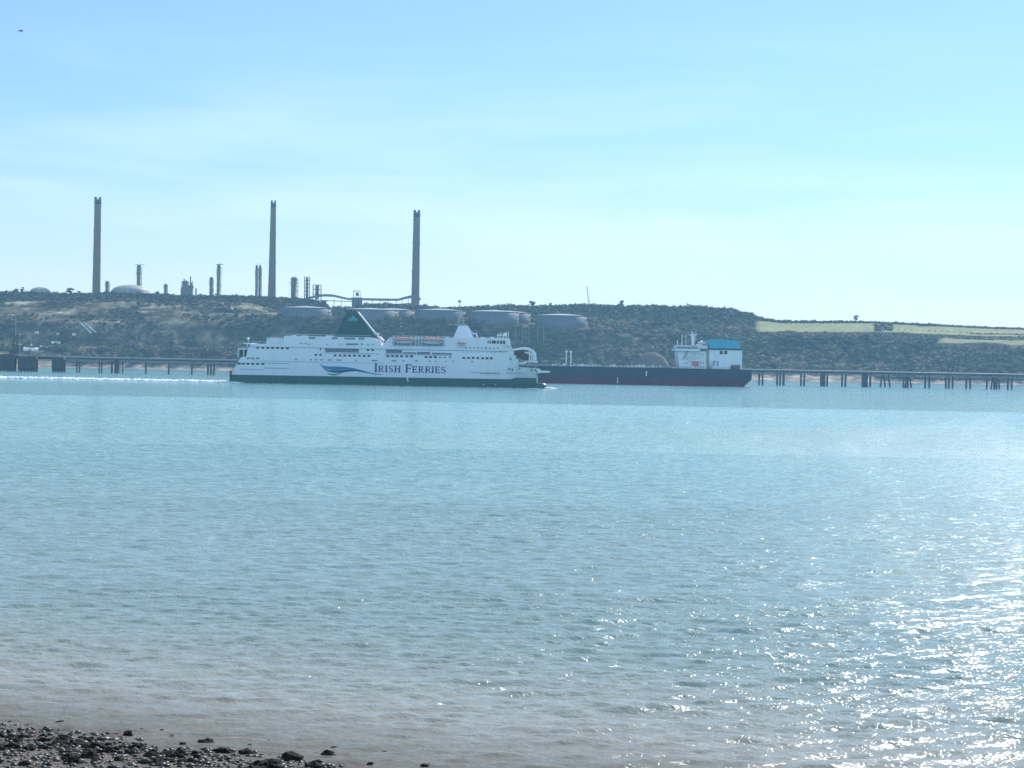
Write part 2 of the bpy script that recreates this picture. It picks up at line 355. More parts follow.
def terrain_z(x, y, noise=True):
    x = np.asarray(x, float); y = np.asarray(y, float); p = np.clip(px_of(x, y), -100, 1150)
    cols = np.stack([np.interp(p, pxs, r) for r in ROWS], 0)
    k = np.clip(np.searchsorted(DS, y, side='right') - 1, 0, len(DS) - 2); D = np.array(DS)
    f = np.clip((y - D[k]) / (D[k + 1] - D[k]), 0, 1)
    za = np.take_along_axis(cols, k[None], 0)[0]; zb = np.take_along_axis(cols, (k + 1)[None], 0)[0]
    z = za * (1 - f) + zb * f
    if noise:
        wgt = np.clip((y - 3205) / 60, 0, 1)
        rough = np.where((p > 752) & (y > 3430), 0.35, 1.0)
        z = z + wgt * rough * (7 * (fbm(x / 60, y / 60, 3) - 0.5) + 3.0 * (fbm(x / 14, y / 14, 3) - 0.5))
    return z
us = np.concatenate([np.arange(-900, -60, 20), np.arange(-60, 1090, 2.0), np.arange(1090, 1900, 20)])
Yr = np.concatenate([np.arange(3150, 3720, 5.0), np.arange(3720, 4400, 40), np.arange(4400, 6601, 200)])
X = (us[None, :] - 512) / FPX * Yr[:, None]; Y = np.repeat(Yr[:, None], len(us), 1)
Z = terrain_z(X, Y); P = px_of(X, Y)
def smooth(v, a, b): return np.clip((v - a) / (b - a), 0, 1)
n1_ = fbm(X / 45, Y / 20, 4)[..., None]; n2_ = fbm(X / 11 + 40, Y / 9, 3)[..., None]
scrub = np.array([0.055, 0.050, 0.030]); grass = np.array([0.19, 0.155, 0.085]); earth = np.array([0.17, 0.13, 0.095]); field = np.array([0.27, 0.275, 0.13])
mixg = np.clip((n1_ - 0.42) * 5, 0, 1) * np.where(P < 330, 1.0, 0.45)[..., None]
c = scrub * (1 - mixg) + grass * mixg
e = np.clip((n2_ - 0.62) * 6, 0, 1) * 0.5; c = c * (1 - e) + earth * e
stk = (np.clip((fbm(X / 70 + 3, Y / 7 + 20, 3) - 0.55) * 9, 0, 1) * smooth(Y, 3330, 3380) * (1 - smooth(Y, 3490, 3510)) * (1 - smooth(P, 270, 300)))[..., None]
c = c * (1 - stk) + np.array([0.30, 0.26, 0.17]) * stk
# fields on the right shoulder, pale beach at the foot
fz = (smooth(P, 754, 760) * smooth(Y, 3436, 3446) * (1 - smooth(Y, 3615, 3625)))[..., None]
c = c * (1 - fz) + field * (0.85 + 0.3 * n1_) * fz
fz2 = (smooth(P, 936, 944) * smooth(Y, 3346, 3352) * (1 - smooth(Y, 3392, 3398)))[..., None]; c = c * (1 - fz2) + field * (0.85 + 0.3 * n1_) * fz2; fz = np.maximum(fz, fz2)
wb = smooth(P, 690, 760) * (1 - smooth(P, 855, 885)); bz = ((1 - smooth(Y, 3205 + 22 * wb, 3218 + 24 * wb)))[..., None]
sand = np.array([0.30, 0.235, 0.19]) * (0.75 + 0.5 * n2_)
c = c * (1 - bz) + sand * bz
n3_ = fbm(X / 6 + 11, Y / 5, 3)[..., None]
vv = np.clip(0.35 + 1.3 * n2_ , 0, 2) * np.clip(0.1 + 1.8 * n3_, 0.2, 2); c = c * (vv * (1 - fz) + (0.9 + 0.2 * n2_) * fz)
tm = mat('hillside_ground', (0.1, 0.1, 0.06), 0.95, 0.3, 0.08, attr='tone', spec=0.1)
tag(mesh_np('far_hills', np.stack([X, Y, Z], -1).reshape(-1, 3), grid_faces(len(Yr), len(us)), tm,
    {'tone': ('FLOAT_COLOR', np.concatenate([np.clip(c, 0, 1), np.ones_like(n1_)], -1).reshape(-1, 4))}), kind='structure')
def ground(px, D): 
    x = (px - 512) / FPX * D
    return Vector((x, D, float(terrain_z(np.array([x]), np.array([D]))[0])))

def on_slope(px, py, D0=3195.0, D1=3690.0):
    Ds = np.arange(D0, D1, 1.5); zs = terrain_z((px - 512) / FPX * Ds, Ds); a = at(px, py, 1.0)
    line = np.array([at(px, py, d).z for d in Ds]); h = np.where(zs >= line)[0]
    d = Ds[h[0]] if len(h) else D1
    return at(px, py, float(d))
# ---------------------------------------------------------------- woods on the hillside
def crown_template(seed, nleaf=32):
    r = random.Random(seed); m_ = MB(); m_.blob(0, 0, 0.42, 0.78, 0.78, 0.50, r, 0.28, 1)
    core = len(m_.f)
    vs = []; fs = []
    for k in range(nleaf):
        u = r.uniform(-0.35, 1); t_ = r.uniform(0, 6.283); q_ = math.sqrt(1 - u * u); rad = r.uniform(0.75, 1.12)
        c_ = Vector((q_ * math.cos(t_) * rad, q_ * math.sin(t_) * rad, 0.45 + u * rad * 0.62))
        s = r.uniform(0.10, 0.24); a = Vector((r.uniform(-1, 1), r.uniform(-1, 1), r.uniform(-1, 1))).normalized() * s
        b = Vector((r.uniform(-1, 1), r.uniform(-1, 1), r.uniform(-1, 1))).normalized() * s; c2_ = (c_.normalized() - Vector((0, 0, .2))) * s * 0.7
        n = len(vs); vs += [c_ + a, c_ + b, c_ - a + c2_, c_ - b * 0.6]; fs += [(n, n + 1, n + 2), (n, n + 2, n + 3)]
    m_.add(vs, fs)
    return np.array(m_.v), np.array([f for f in m_.f if len(f) == 3])
TPL = [crown_template(s) for s in range(5)]
TONES = np.array([[0.135, 0.100, 0.072], [0.20, 0.145, 0.10], [0.095, 0.105, 0.045], [0.036, 0.046, 0.026], [0.060, 0.062, 0.030], [0.19, 0.155, 0.085]])
def wood(name, pts, rad, tone, squash, label=None, cat=None):
    V = []; F = []; T = []; off = 0; tid = RNG.integers(0, len(TPL), len(pts))
    for k, (tv, tf) in enumerate(TPL):
        idx = np.where(tid == k)[0]
        if not len(idx): continue
        a = RNG.uniform(0, 6.283, len(idx)); ca_, sa = np.cos(a), np.sin(a)
        r = rad[idx][:, None]
        x = (tv[None, :, 0] * ca_[:, None] - tv[None, :, 1] * sa[:, None]) * r + pts[idx, 0][:, None]
        y = (tv[None, :, 0] * sa[:, None] + tv[None, :, 1] * ca_[:, None]) * r + pts[idx, 1][:, None]
        z = tv[None, :, 2] * r * squash[idx][:, None] + pts[idx, 2][:, None]
        V.append(np.stack([x, y, z], -1).reshape(-1, 3))
        F.append((tf[None] + (np.arange(len(idx)) * len(tv))[:, None, None] + off).reshape(-1, 3))
        tt = TONES[tone[idx]][:, None, :] * RNG.uniform(0.82, 1.2, (len(idx), len(tf), 1)) * RNG.uniform(0.75, 1.25, (len(idx), 1, 1))
        T.append(tt.reshape(-1, 3)); off += len(idx) * len(tv)
    V = np.concatenate(V); F = np.concatenate(F); T = np.concatenate(T)
    o = mesh_np(name, V, F, MT['leaf'], smooth=False, face_col=np.concatenate([T, np.ones((len(T), 1))], -1))
    return tag(o, label, cat, kind='stuff')
# keep-out test for the tank terrace, the fields and bare ground
TANKS = [  # left px, right px, rim py, base py, depth, label
 (281.5, 331.5, 308.3, 320.5, 3350, 'leftmost broad storage tank on the hillside, left of the ferry funnel'),
 (341, 398.5, 310.2, 322, 3345, 'broad pale roofed storage tank directly behind the green ferry funnel'),
 (372, 414.5, 310.4, 322, 3425, 'storage tank just below the third chimney, half hidden behind its neighbour'),
 (415.5, 465.5, 310.8, 323, 3350, 'broad storage tank just left of the ferry mast with a shallow cone roof'),
 (467, 519, 312.2, 324.5, 3345, 'broad storage tank just right of the ferry mast with a sunlit right end'),
 (486, 530.5, 313.0, 325, 3430, 'storage tank half hidden behind the one right of the ferry mast'),
 (535, 586.5, 316.0, 327.5, 3350, 'rightmost storage tank, standing alone above the tanker bow'),
]
def keep(p, y):
    k = np.ones(len(p), bool)
    k &= ~((p > 279) & (p < 590) & (y > 3312) & (y < 3470))
    k &= ~((p > 752) & (y > 3420) & (y < 3612)); k &= ~((p > 934) & (y > 3338) & (y < 3402))
    k &= ~((p > 630) & (p < 668) & (y > 3195) & (y < 3262))
    k &= ~((p < 62) & (y < 3262)); k &= ~((p > 735) & (p < 870) & (y < 3238)); k &= ~((p > 77) & (p < 97) & (y > 3262) & (y < 3345))
    return k
NW = 33000
pp = RNG.uniform(-140, 1160, NW); yy = RNG.uniform(3212, 3660, NW)
k = keep(pp, yy)
xw = (pp - 512) / FPX * yy
dens = fbm(xw / 50, yy / 40, 3)
openl = (pp < 320) & (yy > 3290) & (yy < 3500)
k &= np.where(openl, (dens + 0.12 * RNG.random(len(pp)) > 0.47) & ~((pp < 280) & (yy > 3340) & (yy < 3500) & (fbm(xw / 70 + 3, yy / 7 + 20, 3) > 0.57)), dens > 0.30) | (yy < 3275) | ((yy > 3500) & (pp < 752))
pp, yy, xw, dens = pp[k], yy[k], xw[k], dens[k]
rad = 2.2 + 5.2 * RNG.random(len(pp)) ** 1.8; rad[(pp < 320) & (yy > 3290) & (yy < 3490)] *= 0.6; rad[(pp > 752) & (yy > 3385)] *= 0.55; rad[(pp > 934) & (yy > 3315)] *= 0.6
tsel = fbm(xw / 32 + 5, yy / 22 + 3, 3) + RNG.normal(0, 0.07, len(pp))
tone = np.select([tsel < .38, tsel < .46, tsel < .53, tsel < .60], [3, 0, 2, 1], 5)
tone = np.where((yy > 3490), np.where(RNG.random(len(pp)) < .7, 3, 2), tone)
tone = np.where((fbm(xw / 70 + 9, yy / 70, 2) > 0.64) & (yy < 3490), 2, tone)
sq = RNG.uniform(0.8, 1.25, len(pp))
zw = terrain_z(xw, yy) - 0.3
wood('hillside_wood', np.stack([xw, yy, zw], -1), rad, tone, sq, 'mottled brown and green scrub and bare woodland covering the far slope', 'woodland')
# dark belt of trees along the ridge
nb = 2600; pb_ = RNG.uniform(-250, 790, nb); yb = RNG.uniform(3600, 3705, nb)
k = ~((pb_ > 325) & (pb_ < 411)); pb_, yb = pb_[k], yb[k]
xb = (pb_ - 512) / FPX * yb; hb = np.where(pb_ < 752, 1.0, 0.5)
rb = RNG.uniform(3.0, 5.2, len(pb_)) * hb * (0.75 + 0.5 * fbm(xb / 30, yb * 0, 2))
wood('ridge_trees', np.stack([xb, yb, terrain_z(xb, yb) - 0.5], -1), rb, np.where(RNG.random(len(xb)) < 0.75, 3, 2), RNG.uniform(0.9, 1.35, len(xb)),
     'dark evergreen tree belt running along the top of the ridge', 'woodland')
# hedges between the fields
hp = []; 
def hedge_line(p0, d0, p1, d1, n, r0, r1):
    for i in range(n):
        f = i / (n - 1); D = d0 + (d1 - d0) * f + random.uniform(-3, 3); p = p0 + (p1 - p0) * f + random.uniform(-.5, .5)
        g_ = ground(p, D); hp.append((g_.x, g_.y, g_.z - 0.4, random.uniform(r0, r1)))
hedge_line(752, 3640, 1250, 3640, 420, 1.6, 2.8); hedge_line(752, 3652, 1250, 3652, 260, 1.4, 3.6)
hedge_line(885, 3505, 1250, 3500, 60, 1.2, 2.2); hedge_line(752, 3428, 1250, 3424, 330, 1.2, 2.4); hedge_line(925, 3404, 1250, 3404, 120, 1.2, 2.6)
hedge_line(970, 3478, 1250, 3470, 150, 1.6, 3.0)
for i in range(34):
    g_ = ground(random.uniform(874, 891), random.uniform(3450, 3620)); hp.append((g_.x, g_.y, g_.z - .4, random.uniform(3, 6.0)))
hp = np.array(hp)
wood('field_hedges', hp[:, :3], hp[:, 3], np.where(RNG.random(len(hp)) < 0.6, 3, 0), np.full(len(hp), 0.9), 'dark hedgerows edging the pale green fields on the right shoulder', 'hedge')

# single trees standing up on the skyline
def tree(px, D, h, wd, label):
    g_ = ground(px, D); t_ = thing('skyline_tree', label, 'tree', g_, random.uniform(0, 6), 'single trees on the skyline')
    mt_ = MB(); mt_.bar((0, 0, -1), (0.1, 0, h * 0.55), 0.45, 0.22)
    for i in range(5):
        a = i * 1.3; mt_.bar((0.05, 0, h * 0.38), (math.cos(a) * wd * .32, math.sin(a) * wd * .32, h * random.uniform(.6, .8)), 0.2, 0.07, 5)
    mt_.build('trunk', 'trunk', t_)
    V = []; F = []; T = []; off = 0
    for i in range(9):
        tv, tf = TPL[i % 5]; r = wd * random.uniform(0.17, 0.27); a = random.uniform(0, 6.28); d = wd * random.uniform(0, 0.34)
        V.append(tv * r + np.array([math.cos(a) * d, math.sin(a) * d, h * random.uniform(.22, .75)])); F.append(tf + off); off += len(tv)
        T.append(TONES[3][None] * RNG.uniform(0.7, 1.4, (len(tf), 1)))
    T = np.concatenate(T)
    o = mesh_np('crown', np.concatenate(V), np.concatenate(F), MT['leaf'], smooth=False, face_col=np.concatenate([T, np.ones((len(T), 1))], -1)); o.parent = t_
for a in [(15, 3690, 12, 11, 'small round tree at the far left end of the skyline'),
          (21, 3690, 15, 10, 'taller round tree second from the left end of the skyline'),
          (69, 3690, 14, 15, 'wide tree on the skyline between the two domes, left of the first chimney'),
          (77, 3690, 11, 8, 'small tree on the skyline close to the left foot of the first chimney'),
          (110, 3690, 10, 8, 'small tree between the first chimney and the large pale dome'),
          (155, 3690, 12, 12, 'umbrella shaped tree on the skyline just right of the large pale dome'),
          (531, 3690, 12, 14, 'bushy tree rising from the ridge above the tank right of the ferry mast'),
          (549, 3690, 10, 9, 'small tree on the ridge right above the gap between the last two tanks'),
          (620, 3690, 11, 12, 'rounded tree on the ridge just right of the thin leaning boom'),
          (855, 3660, 13, 11, 'lone tree on the skyline above the first pale green field')]:
    tree(*a)

# ---------------------------------------------------------------- refinery chimneys and towers
def chimney(px, py_top, py_base, wt, wb, D, label, notch=True):
    b = at(px - 0.0, py_base + 3, D); tp = at(px, py_top, D); mpp = D / FPX
    h = tp.z - b.z; g0 = b.z
    t_ = thing('chimney', label, 'chimney', (b.x, D, g0), 0, 'tall refinery chimneys')
    r0, r1 = wb * mpp / 2, wt * mpp / 2
    prof = [(r0 * 1.25, -8), (r0 * 1.2, 0), (r0, 1)] + [(r0 + (r1 - r0) * (f ** 0.75), h * f) for f in np.linspace(0.04, 0.93, 12)]
    MB().lathe(prof, 28).build('shaft', 'concrete', t_, True)
    MB().lathe([(r1 * 1.04, h * 0.925), (r1 * 1.06, h * 0.955), (r1 * 1.02, h * 0.975)], 28).build('crown_band', 'soot', t_, True)
    for (dx, dy) in ((-.62, -.2), (.62, .2)):
        MB().lathe([(r1 * .40, h * 0.95), (r1 * .38, h), (r1 * .3, h), (r1 * .3, h * .96)], 14, dx * r1, dy * r1).build('flue', 'soot', t_, True)
    for f in (0.35, 0.65, .9):
        rr = r0 + (r1 - r0) * (f ** .75); MB().lathe([(rr * .98, h * f), (rr * 1.12, h * f), (rr * 1.12, h * f + .6), (rr * 1.14, h * f + 1.6), (rr * 1.12, h * f + .7), (rr * .98, h * f + .6)], 24, cap=False).build('gallery', 'refin', t_)
    MB().bar((r0 * .8, -r0 * .7, 0), (r1 * .75, -r1 * .8, h * .94), .35, n=4).build('ladder', 'refin', t_)
chimney(96.3, 197, 291, 6.6, 8.2, 3900, 'leftmost tall concrete chimney with a notched top, on the ridge')
chimney(271.8, 200.5, 294, 5.2, 8.2, 3920, 'middle tall concrete chimney, slightly tapered, on the ridge above the ferry stern')
chimney(415.2, 210, 303, 6.6, 8.4, 3880, 'rightmost tall concrete chimney rising behind the storage tanks')

def column(px, py_top, py_base, wpx, D, label, kind='plain', group='process towers of the refinery'):
    b = at(px, py_base + 4, D); tp = at(px, py_top, D); mpp = D / FPX; h = tp.z - b.z; r = wpx * mpp / 2
    t_ = thing('process_tower', label, 'refinery tower', (b.x, D, b.z), 0, group)
    MB().lathe([(r * 1.1, -4), (r * 1.1, 1), (r * .82, 1.5), (r * .82, h * .955), (r * .66, h * .985), (r * .3, h)], 18).build('vessel', 'refin', t_, True)
    p_ = MB()
    for i in range(5):
        z = h * (0.22 + 0.17 * i); p_.lathe([(r * .8, z), (r * 1.25, z), (r * 1.25, z + .5), (r * .8, z + .5)], 14, cap=False)
        a = i * 1.1; p_.bar((math.cos(a) * r * 1.2, math.sin(a) * r * 1.2, z), (math.cos(a + 1) * r * 1.2, math.sin(a + 1) * r * 1.2, z + h * .17), .3, n=4)
    p_.bar((r * 1.1, 0, 0), (r * 1.1, 0, h * .9), .5, n=5)
    p_.build('platform', 'refin', t_)
    c_ = MB(); c_.bar((0, 0, h * .95), (0, 0, h), .4, n=5)
    if kind == 'crane': c_.box(-r * 1.6, r * 2.2, -.5, .5, h - 1.0, h - .1)
    c_.build('davit', 'dark', t_)
column(138.5, 264.5, 291, 4.8, 3850, 'solitary process tower with a small top arm, right of the big pale dome', 'crane')
column(211, 277, 293.5, 4.0, 3850, 'shorter process tower just left of the slim one, left of the middle chimney')
column(218.3, 264, 293.5, 4.2, 3860, 'slim tall process tower with a flat top platform, left of the middle chimney', 'crane')
column(256.2, 265, 294, 3.0, 3860, 'pale twin stack, left tube, close beside the middle chimney')
column(259.6, 265, 294, 3.0, 3868, 'pale twin stack, right tube, close beside the middle chimney')
column(293.8, 277, 295, 7.2, 3860, 'stout process tower right of the middle chimney')
column(107, 281, 291, 4.0, 3840, 'low stubby tower touching the right foot of the leftmost chimney')
column(165.5, 284, 292, 3.6, 3850, 'low stubby tower between the pale dome and the irregular furnace block')

def frame_tower(px, py_top, py_base, wpx, D, label, lean=0, levels=6, cat='steel frame', name='steel_frame_tower'):
    b = at(px, py_base + 3, D); tp = at(px, py_top, D); mpp = D / FPX; h = tp.z - b.z; r = wpx * mpp / 2
    t_ = thing(name, label, cat, (b.x, D, b.z), 0)
    f_ = MB()
    cs = [(-r, -r), (r, -r), (r, r), (-r, r)]
    for c_ in cs: f_.bar((*c_, -3), (c_[0], c_[1], h), .45, n=4)
    for i in range(1, levels + 1):
        z = h * i / levels
        for j in range(4):
            a, b2 = cs[j], cs[(j + 1) % 4]; f_.bar((*a, z), (*b2, z), .35, n=4); f_.bar((*a, z - h / levels), (*b2, z), .25, n=4)
    f_.build('frame', 'refin', t_)
    v_ = MB(); v_.lathe([(r * .5, 0), (r * .45, h * .97)], 12)
    for i in range(levels):
        v_.box(-r * .9, r * .9, -r * .9, r * .9, h * (i + 1) / levels - .3, h * (i + 1) / levels + .1)
    v_.build('vessel', 'refin', t_)
frame_tower(306.8, 277, 295.5, 5, 3830, 'open steel frame tower with vessels, right of the stout process tower')
frame_tower(317, 285, 296, 8, 3820, 'low open steel frame with a flat overhanging top beside the pipe bridge', levels=3)
# irregular furnace block at 188
b = at(188, 295, 3850); t_ = thing('furnace_block', 'irregular grey furnace block with several stubby stacks on the ridge', 'refinery unit', b, 0)
f_ = MB(); f_.box(-12, 8, -8, 8, -6, 13); f_.box(-9, 0, -6, 6, 13, 24); f_.box(1, 9, -5, 5, 12, 17); f_.build('casing', 'refin', t_)
for (x, z, r) in ((-7, 28, 1.6), (-3, 26, 1.3), (4, 33, 1.2), (7, 25, 1.0), (14, 12, 1.4), (-11, 24, .9)):
    MB().bar((x, 0, 0), (x, 0, z), r, r * .8, 10).build('stack', 'refin', t_)
f_ = MB(); 
pv_ = (-12, -6.5, 12)
for i in range(10): q_ = (random.uniform(-12, 10), -6.5, random.uniform(8, 24)); f_.bar(pv_, q_, .4, n=4); pv_ = q_
f_.build('pipework', 'refin', t_)
# domes
def dome(px, py_top, wpx, D, label):
    b = at(px, py_top + 9, D); mpp = D / FPX; tp = at(px, py_top, D); R_ = wpx * mpp / 2; h = tp.z - b.z - 4
    t_ = thing('storage_dome', label, 'storage dome', b, 0, 'pale refinery domes')
    MB().lathe([(R_, -6), (R_, 4)], 48).build('ring_wall', 'dome', t_, True)
    MB().lathe([(R_ * 1.01, 4)] + [(R_ * math.cos(a) + .01, 4 + h * math.sin(a)) for a in np.linspace(0.02, 1.55, 14)], 48).build('dome_roof', 'dome', t_, True)
dome(130.5, 284.8, 37, 3800, 'large pale shallow dome between the leftmost chimney and the solitary tower')
dome(40, 287, 22, 3800, 'small pale shallow dome on the skyline near the left edge')
dome(128, 292.5, 60, 3745, 'long low pale roof at the foot of the large dome') if False else None

# storage tanks on the terrace
for (x0, x1, pr, pbse, D, lab) in TANKS:
    cpx = (x0 + x1) / 2; mpp = D / FPX; R_ = (x1 - x0) / 2 * mpp; tp = at(cpx, pr, D - R_ * 0); bb = at(cpx, pbse, D)
    t_ = thing('storage_tank', lab, 'storage tank', (tp.x, D, bb.z), 0, 'storage tanks on the hillside terrace'); h = tp.z - bb.z
    MB().lathe([(R_, -12), (R_, h)], 72).build('shell', 'tank', t_, True)
    MB().lathe([(R_ + .15, h + .02), (R_ + .35, h + .5), (R_ * .6, h + 1.9), (R_ * .2, h + 3.1), (.4, h + 3.4)], 72).build('roof', 'roof', t_)
    rl = MB()
    for z in (h * .35, h * .7, h - .5): rl.lathe([(R_ + .02, z), (R_ + .4, z), (R_ + .4, z + .35), (R_ + .02, z + .35)], 72, cap=False)
    rl.build('wind_girder', 'tank', t_)
    st = MB()
    for i in range(16):
        a0 = math.radians(-60 + i * 4); a1 = math.radians(-60 + (i + 1) * 4); z0 = h * i / 16; z1 = h * (i + 1) / 16
        st.bar((math.cos(a0) * (R_ + .8), math.sin(a0) * (R_ + .8), z0), (math.cos(a1) * (R_ + .8), math.sin(a1) * (R_ + .8), z1), .4, n=4)
    st.build('stair', 'refin', t_)

# pipe bridge between frame and third chimney
D = 3700; o0 = at(360, 306, D)
t_ = thing('pipe_bridge', 'long low covered pipe bridge with a humped left end, left of the rightmost chimney', 'pipe bridge', o0)
def loc(px, py, D=3700): v = at(px, py, D) - o0; return (v.x, v.z)
pts = [(308, 297.8), (318, 296), (325, 295.3), (333, 295.6), (341, 297.4), (348, 299.0), (360, 299.2), (380, 299.6), (398, 299.8), (404, 298.2), (410, 296.9), (416, 297.2), (420, 300)]
MB().ribbon([loc(*p) for p in pts], [1.2, 1.5, 1.9, 1.9, 1.7, 1.5, 1.7, 1.8, 1.7, 1.8, 2.2, 3.2, 3], -6, 6).build('covered_way', 'rack', t_)
pts2 = [(328, 299.5), (345, 301), (358, 301.5)] ; MB().ribbon([loc(*p) for p in [(312, 299.8), (326, 300.6), (352, 301.5)]], .5, -4, 4).build('lower_deck', 'rack', t_)
MB().ribbon([loc(*p) for p in [(364, 304.0), (385, 304.3), (398, 304.8), (415, 304.5)]], [1.0, 1.1, 1.5, 2.6], -7, 7).build('lower_deck', 'rack', t_)
for p in (334, 341, 372, 380, 388, 396, 402, 408):
    x, z0 = loc(p, 312); MB().bar((x, 0, z0), (x, 0, loc(p, 299)[1]), .45, n=6).build('leg', 'rack', t_)
b = at(357, 308, 3680); t_ = thing('pump_building', 'pale square building under a small frame on the pipe bridge, behind the funnel', 'building', b)
mp_ = 3680 / FPX
f_ = MB(); f_.box(-5 * mp_, 5 * mp_, -7, 7, -8, 10 * mp_); f_.build('wall', 'tank', t_)
f_ = MB(); f_.box(-5.4 * mp_, 5.4 * mp_, -7.5, 7.5, 10 * mp_, 10 * mp_ + .8); f_.build('roof', 'roof', t_)
f_ = MB()
for dx in (-3.4, -1, 1.6, 3.6): f_.bar((dx * mp_, 0, 10 * mp_), (dx * mp_, 0, 15.5 * mp_), .5, n=4)
f_.box(-4.2 * mp_, 3.6 * mp_, -2, 2, 16.6 * mp_, 17.2 * mp_); f_.bar((-3.6 * mp_, 0, 10 * mp_), (-3.6 * mp_, 0, 17 * mp_), .4, n=4)
f_.lathe([(2.2, 12 * mp_), (2.6, 14 * mp_), (1.4, 15.6 * mp_)], 12); f_.build('roof_frame', 'refin', t_)
# leaning boom on skyline
b = at(589.4, 306, 3720); tp = at(586.8, 286.5, 3720); t_ = thing('crane_boom', 'thin reddish boom leaning left on the skyline above the tanker bow', 'crane', b)
v = tp - b; f_ = MB(); f_.bar((-.9, 0, 0), (v.x - .3, 0, v.z), .5, .35, 4); f_.bar((.9, 0, 0), (v.x + .3, 0, v.z), .5, .35, 4)
for i in range(12):
    q_ = i / 12; f_.bar((-.9 + v.x * q_, 0, v.z * q_), (.9 + v.x * (q_ + .08), 0, v.z * (q_ + .08)), .2, n=4)
f_.build('boom', 'tred2', t_); MB().box(-4, 4, -3, 3, -3, 2).build('cab', 'dark', t_)

# ---------------------------------------------------------------- small things on the far bank
def shed(px, py, wpx, hm, dep, D, label, m='pale', rz=0):
    b = on_slope(px, py); W = wpx * D / FPX / 2; t_ = thing('shed', label, 'shed', b, rz, 'pale sheds on the far bank')
    MB().box(-W, W, -dep / 2, dep / 2, -1.2, hm).build('wall', m, t_)
    r_ = MB(); r_.add([(-W - .4, -dep / 2 - .4, hm), (W + .4, -dep / 2 - .4, hm), (W + .4, dep / 2 + .4, hm), (-W - .4, dep / 2 + .4, hm), (-W - .4, 0, hm + dep * .22), (W + .4, 0, hm + dep * .22)],
                      [(0, 1, 5, 4), (2, 3, 4, 5), (1, 2, 5), (3, 0, 4), (3, 2, 1, 0)]); r_.build('roof', m, t_)
    d_ = MB(); d_.box(-W * .3, W * .1, -dep / 2 - .25, -dep / 2 - .1, -.8, hm * .75); d_.build('door', 'dimglass', t_)
shed(31, 350.3, 14, 1.6, 14, 3240, 'long white roofed shed on the far bank behind the left jetty head', rz=.06)
shed(46, 348.2, 11, 1.3, 12, 3246, 'white shed with a darker doorway right of the longest one on the far bank', rz=.14)
shed(23, 346.0, 8, 1.0, 8, 3256, 'narrow white shed above the longest white shed on the far bank')
shed(5, 347.0, 4, 2.6, 7, 3250, 'small white shed nearest the left edge of the far bank')
shed(56, 343.2, 9, 1.0, 7, 3262, 'small sloping white shed highest on the bank behind the jetty head', rz=.25)
shed(37, 333, 3.4, 1.2, 5, 3320, 'tiny white hut halfway up the hillside on the left')
shed(74, 335, 3.0, 1.4, 5, 3315, 'tiny white hut halfway up the hillside, left of the pale hillside strips')
shed(58, 334.3, 2.6, 1.0, 5, 3318, 'tiny white hut between the two other huts halfway up the hillside')
shed(401, 327.3, 1.5, 1.5, 2.5, 3330, 'white box standing for a lamp dot below the tanks, left of a second one', rz=0)  # small white boxes put in place of two bright lamp dots
shed(410, 325.8, 1.5, 2.2, 2.5, 3334, 'white box standing for a lamp dot below the tanks, right of the first one', rz=0)
for i, (pa, pb2) in enumerate((((80.5, 323.3), (91.5, 334.0)), ((84.0, 323.0), (96.5, 333.5)))):
    b2 = on_slope(*pb2); f_ = MB(); n_ = 9
    for j in range(n_):
        f0, f1 = j / n_, (j + .72) / n_; q0 = on_slope(pa[0] + (pb2[0] - pa[0]) * f0, pa[1] + (pb2[1] - pa[1]) * f0) - b2; q1 = on_slope(pa[0] + (pb2[0] - pa[0]) * f1, pa[1] + (pb2[1] - pa[1]) * f1) - b2
        q0.z += 1.2; q1.z += 1.2; e_ = Vector((1.3, 0, 0)); dn = Vector((0, .5, -1.4))
        f_.add([q0 - e_, q0 + e_, q1 + e_, q1 - e_, q0 - e_ + dn, q0 + e_ + dn, q1 + e_ + dn, q1 - e_ + dn], [(0, 1, 2, 3), (4, 5, 6, 7), (0, 4, 5, 1), (1, 5, 6, 2), (2, 6, 7, 3), (3, 7, 4, 0)])
    o = f_.build('hillside_steps', 'pale', None, loc=b2)
    tag(o, ['pale stepped concrete strip running down the left hillside, the left of two', 'pale stepped concrete strip running down the left hillside, the right of two'][i], 'steps', 'pale stepped strips')
for i, p in enumerate((515.5, 522.5, 528.5, 537.5, 543.5)):
    a = on_slope(p, 346); b2 = at(p, 327, a.y)
    t_ = thing('lighting_mast', ['leftmost', 'second', 'third', 'fourth', 'rightmost'][i] + ' of five thin grey masts on the slope above the tanker bow', 'mast', a, 0, 'thin masts on the slope')
    MB().bar((0, 0, -8), (0, 0, b2.z - a.z), .42, .28, 6).build('pole', 'steel', t_); MB().box(-1.2, 1.2, -.5, .5, b2.z - a.z - .2, b2.z - a.z + .4).build('lamp_head', 'steel', t_)
